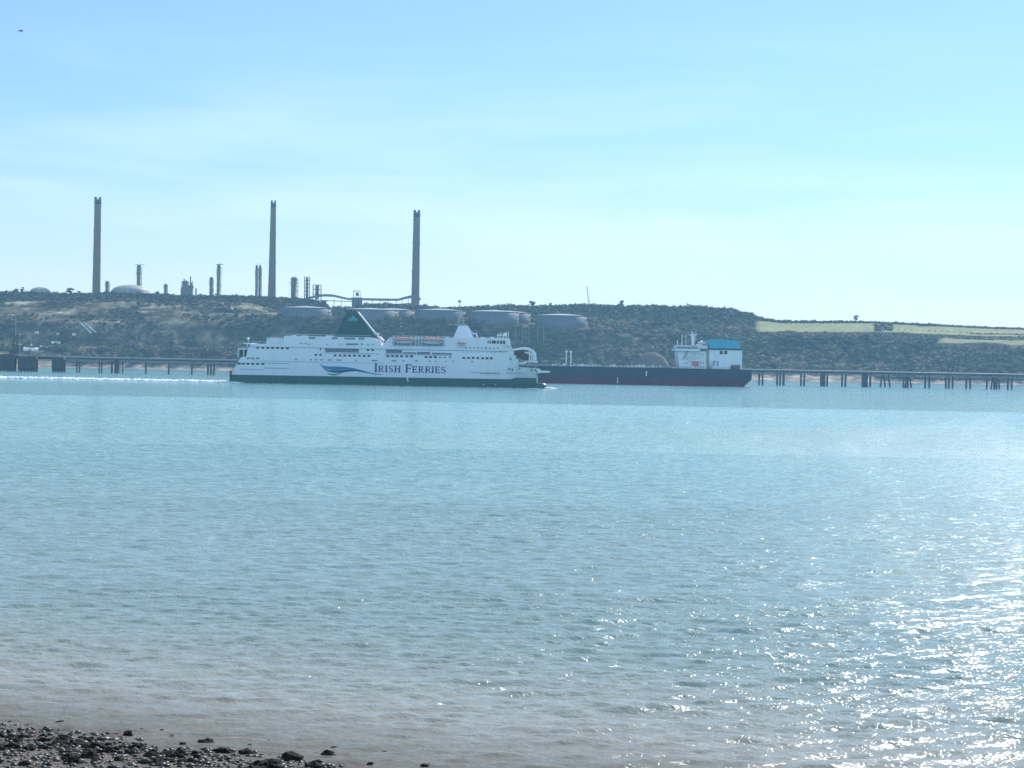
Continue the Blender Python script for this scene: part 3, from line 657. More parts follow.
# reddish mound behind the tanker
b = at(650, 366, 3225); b.z = 6; rr = random.Random(4); m_ = MB(); W = 21 * 3225 / FPX
rings = []
for (f, z) in ((1.0, -6), (.93, 4), (.80, 10), (.62, 15), (.40, 18.5), (.15, 20.5), (.02, 21)):
    rings.append((f, z))
n_ = 40; vs = []
for (f, z) in rings:
    for i in range(n_):
        a = 2 * math.pi * i / n_; k2 = 1 + .06 * math.sin(3 * a + 1) + rr.uniform(-.03, .03); vs.append((W * f * k2 * math.cos(a) + (0.12 * W * (1 - f)), W * .7 * f * k2 * math.sin(a), z + rr.uniform(-.5, .5)))
fs = [(k2 * n_ + i, k2 * n_ + (i + 1) % n_, (k2 + 1) * n_ + (i + 1) % n_, (k2 + 1) * n_ + i) for k2 in range(len(rings) - 1) for i in range(n_)]
vs = [(x, y, z * 1.55) for x, y, z in vs]; m_.add(vs, fs); o = m_.build('earth_mound', 'mound', None, True, loc=b); tag(o, 'reddish brown earth mound on the far bank behind the tanker, left of its bridge', 'mound')
shed(655, 348.5, 7, 1.6, 8, 3285, 'low pale building on the slope above the reddish mound', m='dome')

# ---------------------------------------------------------------- jetty
DJ = 1996.0
o0 = at(512, 380.6, DJ); o0.z = 0
jt = thing('jetty', 'long dark piled jetty with pipes on its deck crossing behind both ships', 'jetty', (0, DJ, 0))
def jx(px, z=0): 
    return (px - 512) / FPX * DJ - (0 - 0)  # depth plane
def jpx(px, py): v = at(px, py, DJ); return v.x, v.z
x0, _ = jpx(-160, 370); x1, _ = jpx(1200, 385)
zd = jpx(895, 372.6)[1]
f_ = MB(); f_.box(x0, x1, -3, 3, zd - 1.6, zd - .5); f_.build('deck_beam', 'jetty', jt)
f_ = MB(); f_.box(x0, x1, -3.6, 3.6, zd - .5, zd - .1); f_.build('deck_slab', 'deck', jt)
f_ = MB()
for yk, zk, rk in ((-2.2, .4, .35), (-1.0, .45, .4), (.4, .4, .35), (-2.2, -1.9, .3), (1.8, .5, .45)): f_.bar((x0, yk, zd + zk), (x1, yk, zd + zk), rk, n=6)
f_.build('pipeline', 'steel', jt)
f_ = MB(); x = x0
while x < x1: f_.bar((x, -3.4, zd - .1), (x, -3.4, zd + 1.3), .07, n=4); f_.bar((x, -3.2, zd - 3.2), (x + 6, -3.2, zd - 1.4), .18, n=4); f_.bar((x + 12, -3.2, zd - 3.2), (x + 6, -3.2, zd - 1.4), .18, n=4); x += 12
f_.bar((x0, -3.4, zd + 1.3), (x1, -3.4, zd + 1.3), .08, n=4); f_.bar((x0, -3.2, zd - 3.2), (x1, -3.2, zd - 3.2), .25, n=4)
f_.build('railing', 'steel', jt)
vert = [(77, .7), (79.6, .7), (99.5, .7), (101.8, .7), (112, .9), (123, .6), (146, .8), (169, .8), (192, .8), (208, .9), (211, .9), (214, .9), (759, .9), (762.3, .9), (777, .9), (780, .9), (783.3, 1.1),
        (800.8, .9), (804, .9), (827, .9), (842, .9), (845.3, .9), (870, 1), (925, .9), (929, .9), (945.5, .9), (948.6, .9), (952.5, .9), (966, .9), (970, .9), (986.5, .9), (1007.6, .9), (1011.5, .9)]
p = 235
while p < 750: vert += [(p, .9), (p + 3, .9)]; p += 24
for (p, r) in vert:
    x, _ = jpx(p, 380); MB().bar((x, -1.6 + random.uniform(-.6, 1.6), -6), (x, -1.6, zd - 1.5), r, n=8).build('pile', 'jetty', jt)
for (pa, pb2) in ((880, 882.5), (885, 884), (891, 888), (902, 904.5), (905, 906.5), (908, 907.5), (912.5, 909), (991, 993), (994.5, 994), (997, 996), (1000.5, 998), (904, 908), (993, 997)):
    xa, _ = jpx(pa, 388); xb_, _ = jpx(pb2, 376); MB().bar((xa, random.uniform(-5, 3), -3), (xb_, 0, zd - 1.5), .8, n=8).build('raking_pile', 'jetty', jt)
for (pa, pb2) in ((114.8, 119.2), (820.6, 824.8), (862.2, 867)):
    xa, _ = jpx(pa, 385); xb_, _ = jpx(pb2, 385); f_ = MB(); f_.box(xa, xb_, -4.2, 4.2, -4, zd - 2.0); f_.box(xa - .4, xb_ + .4, -4.6, 4.6, zd - 2.0, zd - 1.65); f_.build('pier_block', 'jetty', jt)
# jetty head at the left edge: separate dolphins
def dolphin(pa, pb2, pyt, label, Dd):
    a = at(pa, pyt, Dd); b2 = at(pb2, pyt, Dd); t_ = thing('berthing_dolphin', label, 'dolphin', ((a.x + b2.x) / 2, Dd, 0), 0, 'dark dolphins of the jetty head')
    W = (b2.x - a.x) / 2; h = a.z
    n_ = max(3, int(W / 1.3))
    for i in range(n_):
        for y_ in (-4, 4):
            x = -W + .8 + (2 * W - 1.6) * i / (n_ - 1); MB().bar((x + random.uniform(-.3, .3), y_, -4), (x, y_, h - 2.2), .62, n=7).build('pile', 'jetty', t_)
    f_ = MB(); f_.box(-W, W, -5.5, 5.5, h - 2.4, h); f_.build('cap', 'jetty', t_)
    MB().box(-W * .97, W * .97, -5.2, -4.9, 2.6, h - 2.4).build('fender_panel', 'jetty', t_); MB().box(-W * .97, W * .97, 2, 2.3, 1.0, h - 2.4).build('back_panel', 'jetty', t_)
    MB().box(-W * .9, -W * .6, -5.8, -5.2, 2, h - 1).build('ladder', 'dark', t_); MB().box(W * .5, W * .8, -5.8, -5.2, 1, h - 1).build('ladder', 'dark', t_)
    r_ = MB()
    for i in range(9): x = -W + 2 * W * i / 8; r_.bar((x, -5.3, h), (x, -5.3, h + 1.2), .08, n=4)
    r_.bar((-W, -5.3, h + 1.2), (W, -5.3, h + 1.2), .08, n=4); r_.build('railing', 'steel', t_)
    return t_
dolphin(-34, 16, 353.5, 'wide dark dolphin of the jetty head cut by the left edge of the picture', 1980)
dolphin(19, 37.5, 356.0, 'dark dolphin of the jetty head just right of the widest one', 1984)
dolphin(53, 65, 356.8, 'narrow dark dolphin standing alone at the right end of the jetty head', 1982)
b = at(15.3, 354, 1984); t_ = thing('loading_tower', 'tall tapering loading tower with a thin mast on the left jetty head', 'tower', b)
hm = at(15.3, 313, 1984).z - b.z; f_ = MB(); h2 = hm * .45
cs = [(-2.6, -2.6), (2.6, -2.6), (2.6, 2.6), (-2.6, 2.6)]
for c_ in cs: f_.bar((*c_, 0), (c_[0] * .35, c_[1] * .35, h2), .28, n=4)
for i in range(7):
    for j in range(4):
        a, c2_ = cs[j], cs[(j + 1) % 4]; k0 = 1 - .65 * i / 7; k1 = 1 - .65 * (i + 1) / 7
        f_.bar((a[0] * k0, a[1] * k0, h2 * i / 7), (c2_[0] * k1, c2_[1] * k1, h2 * (i + 1) / 7), .18, n=4)
f_.build('frame', 'jetty', t_); MB().bar((0, 0, h2 - 1), (0, 0, hm), .3, .15, 6).build('mast', 'steel', t_)
f_ = MB(); f_.box(-5, 4, -2.5, 2.5, 0, 3.6); f_.build('cabin', 'jetty', t_)
for p, yt, yb_, lab in ((19.5, 334, 356, 'thin grey mast just right of the tall loading tower'), (31.2, 334.5, 356, 'thin pale mast with a white lamp near its foot on the jetty head'), (5.5, 345, 354, 'short lamp post near the left edge on the jetty head')):
    b = at(p, yb_, 1986); hh = at(p, yt, 1986).z - b.z; t_ = thing('lamp_mast', lab, 'mast', b, 0, 'lamp masts on the jetty head')
    MB().bar((0, 0, 0), (0, 0, hh), .2, .12, 6).build('pole', 'steel', t_); MB().box(-.8, .8, -.6, .6, hh - 10 if p > 30 else hh - .5, hh - 8.6 if p > 30 else hh).build('lamp_head', 'pale', t_)
f_ = MB(); a = at(28, 354.6, 1988); b2 = at(58, 354.6, 1988); o = thing('walkway', 'low grey roofed walkway linking the jetty head dolphins', 'walkway', ((a.x + b2.x) / 2, 1990, a.z), 0)
W = (b2.x - a.x) / 2; MB().box(-W, W, -1.5, 1.5, -1.6, -1.0).build('deck', 'deck', o); f_ = MB(); f_.ribbon([(-W, -3.4), (W, -3.4)], .25, -1.4, -1.1)
for i in range(16): x = -W + 2 * W * i / 15; f_.bar((x, -1.3, -3.4), (x + 1.8 * (1 if i % 2 else -1) if 0 < i < 15 else x, -1.3, -1.3), .14, n=4)
f_.build('truss', 'jetty', o)

# ---------------------------------------------------------------- the ferry
DF = 1232.0; BEAM = 14.0
fo = at(388, 386, DF); FX0 = fo.x
ferry = thing('ferry', 'white car ferry with a dark green hull band and funnel heading right across the estuary', 'ferry', (FX0, DF + BEAM, 0))
def F(px, py): v = at(px, py, DF); return (v.x - FX0, v.z)
def Fx(px): return F(px, 360)[0]
def beam_up(px): return float(np.interp(px, [225, 236, 495, 512, 530, 540, 546, 550.5], [13.2, 14, 14, 13.3, 9.0, 5.5, 3.0, .4]))
def beam_lo(px): return float(np.interp(px, [225, 240, 480, 505, 525, 534, 537.5], [12.5, 14, 14, 11.5, 5.5, 2.2, .5]))
def loft_tb(top, bot, bt, bb, extra=()):
    tx = [p[0] for p in top]; bx = [p[0] for p in bot]
    xs_ = sorted(set(tx + bx + list(extra))); lo = max(min(tx), min(bx)); hi = min(max(tx), max(bx)); xs_ = [x for x in xs_ if lo <= x <= hi]
    rings = []
    for x in xs_:
        yt = np.interp(x, tx, [p[1] for p in top]); yb2 = np.interp(x, bx, [p[1] for p in bot])
        X1, Z1 = F(x, yt); X2, Z2 = F(x, yb2); b1_, b2_ = bt(x), bb(x)
        rings.append([(X1, -b1_, Z1), (X1, b1_, Z1), (X2, b2_, Z2), (X2, -b2_, Z2)])
    return MB().loft(rings)
XS = list(range(236, 551, 6)) + [511, 518, 525, 537]
gt = lambda x: 374.8 + (x - 236) * .0168 
hull = loft_tb([(229, 380.5), (233, 374.8), (510, 379.4), (516, 377.8), (537.5, 378.2)], [(229, 381.3), (236, 385), (240, 395), (537.5, 401)], beam_lo, lambda x: beam_lo(x) * .97, XS)
hull.build('hull', 'green', ferry)
f_ = MB(); rings = []
for x, r in ((525, .6), (531, 2.4), (537, 3.1), (542, 3.2), (545, 2.9), (546.6, 2.1), (547.2, .7)):
    X1, _ = F(x, 386); rings.append([(X1, r * math.cos(a), 0.2 + r * .98 * math.sin(a)) for a in np.linspace(0, 2 * math.pi, 11)[:-1]])
f_.loft(rings).build('bulbous_bow', 'green', ferry, True)
# white topsides
top1 = [(231.5, 373.2), (234, 368), (238.5, 361), (241, 357.2), (246, 356.8), (247.5, 350), (250.5, 344.6), (253, 343.6), (509.5, 348.3), (511, 351.5), (518.2, 363.4), (519, 367.0), (540, 368.6), (541, 370.6), (550.3, 370.9)]
bot1 = [(231.5, 374.6), (510, 379.25), (516, 377.65), (537.2, 378.05), (537.8, 373.2), (550.3, 372.6)]
sup = loft_tb(top1, bot1, beam_up, lambda x: max(beam_lo(x), .4) * 1.004 if x < 537.5 else beam_up(x) * .85, XS).build('topsides', 'white', ferry)
topd = [(283, 343.6), (283.8, 336.8), (285.2, 335.8), (371.5, 337.4), (380.5, 341.5), (381.5, 345.6)]
botd = [(283, 344.4), (381.5, 346.2)]
b13 = lambda x: 13.4
loft_tb(topd, botd, b13, b13).build('upper_deckhouse', 'white', ferry)
topd = [(382.5, 345), (386, 341.0), (388.5, 338.2), (391, 337.2), (509.5, 338.4), (509.8, 348)]
botd = [(382.5, 346.2), (509.8, 348.6)]
fd = loft_tb(topd, botd, lambda x: min(13.4, beam_up(x)), lambda x: min(13.4, beam_up(x)), XS).build('forward_deckhouse', 'white', ferry)
f_ = loft_tb([(265.5, 342.5), (267, 338.8), (271, 338.0), (284, 338.6)], [(265.5, 344.2), (284, 344.5)], lambda x: 11, lambda x: 11); f_.build('aft_terrace', 'white', ferry)
# stern platform + opening
f_ = MB(); 
def fbox(m_, px0, px1, py0, py1, d0=-.12, d1=.4, bf=None, ref=None):
    xm = (px0 + px1) / 2; bm_ = bf if bf is not None else beam_up(xm)
    X0, Z1 = F(px0, py0); X1, _ = F(px1, py0); _, Z0 = F(px0, py1)
    m_.box(X0, X1, -bm_ + d0, -bm_ + d1, Z0, Z1); return m_
a, z1 = F(243.2, 342.7); c_, z0 = F(251.5, 344.1); f_.box(a, c_, -13, 13, z0, z1); a, z1 = F(237.6, 348.2); c_, z0 = F(248, 349.6); f_.box(a, c_, -13, 13, z0, z1)
f_.build('stern_platform', 'white', ferry)
f_ = MB()
for p, y0_, y1_ in ((238.0, 349.5, 357.5), (243.6, 349.5, 357), (247.2, 344, 349)):
    X0, Z1 = F(p, y0_); _, Z0 = F(p, y1_); f_.box(X0 - .25, X0 + .25, -13, -12.5, Z0, Z1); f_.box(X0 - .25, X0 + .25, 12.5, 13, Z0, Z1)
f_.build('stern_post', 'white', ferry)
f_ = MB(); X0, Z1 = F(239.5, 349.6); X1, Z0 = F(247, 357); f_.box(X0, X1, -11.5, 11.5, Z0, Z1); f_.build('mooring_deck', 'funnel', ferry)
f_ = MB(); a, _ = F(228.6, 372); c_, _ = F(230.8, 372); _, z1 = F(229.5, 371); f_.box(a, c_, -9, 9, 1.0, z1); f_.box(c_ - .1, F(233, 372)[0], -8, 8, z1 - 1.6, z1 - .3); f_.build('stern_ramp', 'dark', ferry)
f_ = MB(); a, z0 = F(246.5, 343); _, z1 = F(246.5, 338.6); f_.bar((a, -6, z0), (a, -6, z1), .15); f_.build('lamp_post', 'white', ferry)
a, z1 = F(246.5, 338.2); MB().blob(a, -6, z1, .95, .95, .7, random.Random(1), .02, 2).build('radome', 'white', ferry, True)
# rub rails / plate seams, their grey darkened to draw the deck shadows
f_ = MB()
for (p0, p1, py, w_) in ((264, 289, 363.1, .10), (264, 289, 368.0, .14), (240, 263, 369.2, .10), (470, 500, 372.5, .1), (236, 508, 346.5, .12), (385, 452, 354.2, .12), (480, 497, 373.2, .08), (506, 524, 373.0, .15), (325, 380, 353.0, .08), (253, 383, 360.9, .04)):
    X0, Z0 = F(p0, py); X1, Z1 = F(p1, py + (p1 - p0) * .0183); f_.ribbon([(X0, Z0), (X1, Z1)], w_ + .07, -BEAM - .09, -BEAM + .1)
f_.build('strake_shadow', 'seam_shade', ferry)
f_ = MB(); X0, Z0 = F(284, 335.8)
for (p0, p1, py) in ((285, 371, 335.2), (392, 508, 336.9), (253, 283, 342.9)):
    X0, Z0 = F(p0, py); X1, Z1 = F(p1, py + (p1 - p0) * .0183); f_.ribbon([(X0, Z0 + .7), (X1, Z1 + .7)], .06, -12.9, -12.8); n_ = int((p1 - p0) / 3)
    for i in range(n_): x = X0 + (X1 - X0) * i / n_; f_.bar((x, -12.85, Z0 - .5), (x, -12.85, Z0 + .7), .05, n=4)
f_.build('deck_railing', 'white', ferry)
# windows
def win(px, py, w_, h_, m='glass', b=None, par=None):
    f_ = MB(); fbox(f_, px - w_ / 2, px + w_ / 2, py - h_ / 2, py + h_ / 2, -.10, .3, bf=b); f_.build('window', m, par or sup)
for p in (239.1, 243.4, 248, 252.8, 257.7, 262.8): win(p, 363.7 + (p - 250) * .012, 3.2, 1.9, b=beam_up(p))
for p in (257.7, 262.9, 267.8, 272.6, 277.5, 282.3, 287.5): win(p, 347.9 + (p - 270) * .0183, 2.8, 1.9)
for p in (248.5, 252.8, 257.7): win(p, 358.3, 3.2, 1.7, 'dimglass')
for p in (335.2, 340.1, 344.6, 349.5, 354.5, 359.5, 364.2, 368.9): win(p, 355.6 + (p - 350) * .012, 2.7, 1.9)
for p in (316.0, 320.6): win(p, 354.8, 2.5, 1.7)
for p in (387.9, 392.5, 396.9, 401.6, 406.8, 411.5): win(p, 356.2 + (p - 400) * .012, 3.0, 1.9)
for p in (426.1, 430.7, 435.2): win(p, 357.0, 3.0, 1.9)
for p in (440.2, 444.8, 449.9): win(p, 357.4, 2.4, 1.4, 'dimglass')
for p in (463.9, 468.6, 473.2, 477.8): win(p, 357.9, 2.8, 1.9)
for p in (482.7, 486.9, 491.4): win(p, 358.2, 2.8, 1.9)
for p, w_ in ((296, 2), (311, 1.5), (316, 2), (321.6, 2), (330, 4), (339, 5), (356, 1.6), (374.5, 6), (394, 5), (403.5, 2), (416.5, 3), (430, 2), (435.5, 1.2), (446, 1.2), (453, 1.2), (472, 2)):
    win(p, 360.2 + (p - 350) * .012, w_, 1.3, 'dimglass')
for p, w_ in ((312, 6.5), (334.5, 6), (349.5, 11), (361.5, 6)): win(p, 338.3 + (p - 340) * .015, w_, 1.9, 'dimglass', 13.4)
for p in (347.5, 350.5, 353.5, 356.5): win(p, 344.1, 2.6, 1.0, 'glass')
win(361.8, 344.1, 1.4, 1.3); win(320.5, 349.3, 1.4, 1.9)
for p, y in ((301, 343), (305.5, 343.2), (309, 344.2), (327, 344.6), (340, 344.0), (368, 344.5), (373, 344.6)): win(p, y, 1.8, .8, 'dimglass')
for p in (368.0, 372.6): win(p, 350.1, 2.6, 1.7)
for p, y, w_, h_ in ((509.3, 369.0, 1.6, 1.8), (512.3, 369.6, 1.1, 3.0), (519.5, 368.8, 1.4, 1.0), (531.8, 370.1, 1.6, 1.6), (535.3, 370.3, 1.3, 1.4), (510.6, 359.0, 1.6, 1.4), (500, 351.5, 2.4, 1.1)): win(p, y, w_, h_, b=beam_up(p) + .02)
for p in range(463, 497, 4): win(p, 352.3 + (p - 470) * .012, 1.0, .7, 'dimglass')
for p in range(466, 500, 4): win(p, 348.0 + (p - 470) * .012, 1.6, 1.3 if p != 486 else 2.4, 'dimglass')
# open promenade decks: flat panels with the deck shade in their grey
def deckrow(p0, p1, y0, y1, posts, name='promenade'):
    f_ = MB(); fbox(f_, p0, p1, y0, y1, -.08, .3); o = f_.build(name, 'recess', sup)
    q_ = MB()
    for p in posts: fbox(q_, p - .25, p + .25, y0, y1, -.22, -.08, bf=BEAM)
    fbox(q_, p0, p1, y0 + (y1 - y0) * .62, y0 + (y1 - y0) * .74, -.2, -.08); q_.build('rail', 'seam_shade', sup)
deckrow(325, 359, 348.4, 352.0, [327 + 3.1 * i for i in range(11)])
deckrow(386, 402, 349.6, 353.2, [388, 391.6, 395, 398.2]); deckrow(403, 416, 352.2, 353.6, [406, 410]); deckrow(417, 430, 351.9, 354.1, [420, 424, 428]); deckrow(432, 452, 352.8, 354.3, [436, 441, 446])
f_ = MB(); fbox(f_, 487.5, 509.3, 340.4, 343.4, -.1, .3, bf=13.42); f_.build('bridge_window_band', 'glass', fd)
f_ = MB()
for p in (489, 491.4, 496.5, 499.5, 502.5, 505.5): fbox(f_, p - .4, p + .4, 340.4, 343.4, -.25, -.1, bf=13.42)
f_.build('window_mullion', 'white', fd)
X0, Z0 = F(505, 345.5); X1, Z1 = F(511, 344.0); f_ = MB(); f_.box(X0, X1, -15.6, 15.6, Z0, Z1); f_.box(X0 + .5, X1 - .3, -15.4, -12.8, Z1, Z1 + 2.0); f_.build('bridge_wing', 'white', ferry)
# stepped front
f_ = MB()
for (p0, p1, y0, y1, b_) in ((508.6, 511.8, 346.5, 351, 12), (510, 513.8, 351.2, 355, 11.5), (511, 515.8, 355.2, 358.8, 11), (512, 518.2, 359, 363.0, 10.5)):
    X0, Z1 = F(p0, y0); X1, Z0 = F(p1, y1); f_.box(X0, X1, -b_, b_, Z0, Z1)
f_.build('stepped_front', 'white', ferry)
# arched foredeck shelter
pts = [(512, 349.6), (516, 349.2), (521, 348.4), (525, 348.0), (529.5, 348.9), (533, 350.8), (535.2, 353.5), (535.7, 360.6)]
f_ = MB(); f_.ribbon([F(*p) for p in pts], [.45, .5, .6, .7, .7, .7, .7, .7], -7, -5.8); f_.ribbon([F(*p) for p in pts], [.45, .5, .6, .7, .7, .7, .7, .7], 5, 6.2)
f_.ribbon([F(*p) for p in [(518.2, 362.8), (521, 363.3), (524.5, 362.9), (527, 361.0)]], .5, -7, 6); f_.ribbon([F(528, 361.3), F(538, 361.9)], .45, -6, 6)
f_.build('foredeck_arch', 'white', ferry)
f_ = MB()
for p in (529.5, 531.5, 533.4):
    X0, Z0 = F(p, 361.2); _, Z1 = F(p, 352.0 if p > 530 else 350.5); f_.box(X0 - .32, X0 + .32, -6.6, -6.1, Z0, Z1)
f_.ribbon([F(525, 352.2), F(530, 353.4), F(534, 355)], .35, -6.5, -6.0); f_.build('winch_frame', 'white', ferry)
f_ = MB(); f_.add([], []); X0, Z0 = F(519, 362.5)
f_.ribbon([F(514.5, 352.5), F(520, 353.5), F(527, 356.5), F(531, 359.4)], [1.0, 2.4, 2.4, .8], -4, 4); f_.build('foredeck_awning', 'brown', ferry)
f_ = MB(); X0, _ = F(524.5, 367); 
for (p, y0_, y1_) in ((521, 367, 363.2), (528, 367.5, 361.5), (536, 368, 361.8)): X0, Z0 = F(p, y0_); _, Z1 = F(p, y1_); f_.bar((X0, -3, Z0), (X0, -3, Z1), .3)
f_.build('post', 'steel', ferry)
# funnel
def wedge(pts4, yb_, yt_):
    """pts4 = left base, right base, right top, left top"""
    (a, b, c_, d) = [F(*p) for p in pts4]
    return MB().loft([[(a[0], -yb_, a[1]), (b[0], -yb_, b[1]), (b[0], yb_, b[1]), (a[0], yb_, a[1])], [(d[0], -yt_, d[1]), (c_[0], -yt_, c_[1]), (c_[0], yt_, c_[1]), (d[0], yt_, d[1])]])
fun = wedge([(333.6, 336.4), (376.2, 337.4), (356.2, 311.8), (345.2, 312.0)], 6.5, 3.2).build('funnel', 'funnel', ferry)
f_ = MB(); (a, z0), (b_, z1) = F(356.6, 311.6), F(377, 337.2)  # white strips painting in the lit right edge and the stair behind
f_.ribbon([(a, z0), (b_, z1)], .34, -3.6, 3.6); f_.ribbon([F(372.5, 332.6), F(377, 334.6)], .7, -4, 4); f_.ribbon([F(378, 337.0), F(382, 341)], .7, -6, 6); f_.build('funnel_lit_edge', 'white', fun)
f_ = MB()
for i, p in enumerate((345.8, 348.6, 351.4, 354.2)):
    x0_, z0_ = F(p, 314); x1_, z1_ = F(p - 2.6, 308.6 - i * .0); f_.bar((x0_, -1.2 + .8 * i, z0_), (x1_, -1.2 + .8 * i, z1_), .5, .45, 8)
f_.build('exhaust_pipe', 'dark', fun)
cx_, cz_ = F(351.8, 318.8)
f_ = MB()                     # three leaves and a stem, light teal
def fy(z): 
    zb_ = F(350, 336.6)[1]; zt_ = F(350, 312)[1]; t2 = (z - zb_) / (zt_ - zb_); return -(6.5 + (3.2 - 6.5) * t2)
for (dx, dz, rx, rz_) in ((-1.5, -.2, 1.15, .95), (1.5, -.2, 1.15, .95), (0, 1.15, 1.05, .95), (0, -.1, .8, .7)):
    ring = []
    for i in range(14):
        a = 2 * math.pi * i / 14; x, z = cx_ + dx + rx * math.cos(a), cz_ + dz + rz_ * math.sin(a); ring.append((x, fy(z) - .12 - .03 * abs(dx), z))
    n0 = len(f_.v); f_.v += ring + [(x, y + .3, z) for (x, y, z) in ring]; f_.f += [tuple(range(n0, n0 + 14))] + [(n0 + i, n0 + (i + 1) % 14, n0 + 14 + (i + 1) % 14, n0 + 14 + i) for i in range(14)]
z = cz_ - 1.6; f_.add([(cx_ - .2, fy(z + .9) - .1, z + .9), (cx_ + .2, fy(z + .9) - .1, z + .9), (cx_ + .9, fy(z - .5) - .1, z - .5), (cx_ + .4, fy(z - .5) - .1, z - .5)], [(0, 1, 2, 3)])
f_.build('emblem', 'teal', fun)
# mast
wedge([(452.8, 337.8), (473.6, 338.2), (466.8, 325.4), (458.0, 325.2)], 5.5, 3.0).build('mast_house', 'white', ferry)
f_ = MB(); x0_, z0_ = F(459, 325.6); x1_, z1_ = F(459.2, 309); 
for (dx, dy) in ((-1, -1), (1, -1), (1, 1), (-1, 1)): f_.bar((x0_ + 1.6 * dx + 1, 1.5 * dy, z0_), (x1_ + .7 * dx + .3, .7 * dy, z1_), .36, n=5)
for i in range(5):
    z = z0_ + (z1_ - z0_) * (i + .5) / 5; wd = 2.4 - i * .3; f_.box(x0_ + .8 - wd, x0_ + .8 + wd, -1.0, 1.0, z, z + .5)
f_.box(x0_ - 3.2, x0_ + 4.2, -1.5, 1.5, z0_ + .3, z0_ + .9)
f_.bar((x1_, 0, z1_), (F(459, 299)[0], 0, F(459, 299)[1]), .25, .2, 6); X0, Z0 = F(459, 301); f_.box(X0 - 1.1, X0 + 1.1, -.5, .5, Z0 - .2, Z0 + .35); f_.box(X0 - .5, X0 + .5, -.5, .5, Z0, Z0 + .9)
f_.build('lattice_mast', 'steel', ferry)
f_ = MB()
f_.ribbon([F(466.8, 325.6), F(470, 331), F(473, 333.5), F(475.8, 333.0), F(477, 337.6)], .35, -3, 3); f_.build('mast_stay', 'white', ferry)
f_ = MB()
for p, y1_, r_ in ((497.5, 333.8, .25), (500, 332.6, .2), (503, 334.2, .25), (506, 332.0, .2), (508.3, 331.4, .2)): X0, Z0 = F(p, 338.2); _, Z1 = F(p, y1_); f_.bar((X0, -8, Z0), (X0, -8, Z1), r_)
X0, Z0 = F(497, 335.4); X1, Z1 = F(502.5, 334.4); f_.box(X0, X1, -9, -7, Z0, Z1); X0, Z0 = F(505, 334.4); f_.blob(X0, -8, Z0, 1.1, 1.1, 1.0, random.Random(3), .05, 2); f_.build('radar_antenna', 'pale', ferry)
f_ = MB()
for p in np.arange(266, 283, 2.1): X0, Z0 = F(p, 338.4); f_.bar((X0, -9, Z0 - 1), (X0, -9, Z0 + .9), .18); 
f_.build('awning_post', 'white', ferry)
f_ = MB()
for (p, w_, h_) in ((290, 3, .9), (300, 5, .6), (325, 6, .8), (400, 4, .9), (430, 6, .7), (445, 3, 1.2), (480, 5, .9), (490, 4, 1.1)): X0, Z0 = F(p, 336.0 if p < 380 else 337.8); f_.box(X0, X0 + w_ * .56, -6, 3, Z0 - .5, Z0 + h_ * .56)
f_.build('roof_ventilator', 'white', ferry)
# white bar painting in the sunlit bow edge
f_ = MB(); f_.ribbon([F(537.4, 373.4), F(537.2, 383.6)], .35, -.8, .8); f_.build('sunlit_stem_edge', 'white', ferry)
f_ = MB()
for p in (408, 483.5, 495.5): fbox(f_, p - .5, p + .5, 380.2 if p < 450 else 384, 382.0 if p < 450 else 385.2, -.15, .1, bf=beam_lo(p) )
fbox(f_, 406.8, 408.0, 377.6, 380.4, -.15, .1, bf=14); f_.build('draught_mark', 'white', ferry)
# lettering: small-capital serif letters built from strokes
def glyph(m_, ch, x, z, wd, h, d):
    T, t2, s = h * .105, h * .05, h * .042
    def V(u, z0=0, z1=1, th=T): m_.ribbon([(x + u * wd, z + z0 * h), (x + u * wd, z + z1 * h)], th, -BEAM - d, -BEAM + .1)
    def H(v, u0, u1, th=t2): m_.ribbon([(x + u0 * wd, z + v * h), (x + u1 * wd, z + v * h)], th, -BEAM - d - .03, -BEAM + .1)
    def C(pts, ths): m_.ribbon([(x + u * wd, z + v * h) for u, v in pts], [k_ * h for k_ in ths], -BEAM - d - .06, -BEAM + .1)
    if ch == 'I': V(.5, th=T * 1.1); H(.02, .0, 1.0, s); H(.98, .0, 1.0, s)
    if ch == 'H': V(.2); V(.8); H(.5, .2, .8); [H(v, u - .18, u + .18, s) for v in (.02, .98) for u in (.2, .8)]
    if ch == 'F': V(.22); H(.96, .05, .95); H(.5, .2, .75); H(.02, .02, .45, s); V(.93, .74, .96, t2); V(.74, .38, .62, t2)
    if ch == 'E': V(.22); H(.96, .05, .92); H(.5, .2, .72); H(.04, .05, .97); V(.9, .76, .96, t2); V(.95, .04, .26, t2); V(.72, .38, .62, t2)
    if ch == 'R':
        V(.22); H(.02, .02, .44, s); C([(.1, .96), (.5, .96), (.72, .88), (.78, .74), (.7, .58), (.5, .5), (.22, .5)], [.04, .045, .07, .085, .07, .045, .04]); C([(.48, .5), (.7, .22), (.98, .02)], [.06, .08, .06])
    if ch == 'S': C([(.86, .76), (.8, .92), (.5, .98), (.2, .88), (.14, .72), (.3, .58), (.65, .44), (.86, .28), (.78, .1), (.48, .02), (.18, .08), (.1, .28)], [.04, .05, .045, .06, .08, .085, .09, .085, .06, .045, .05, .04])
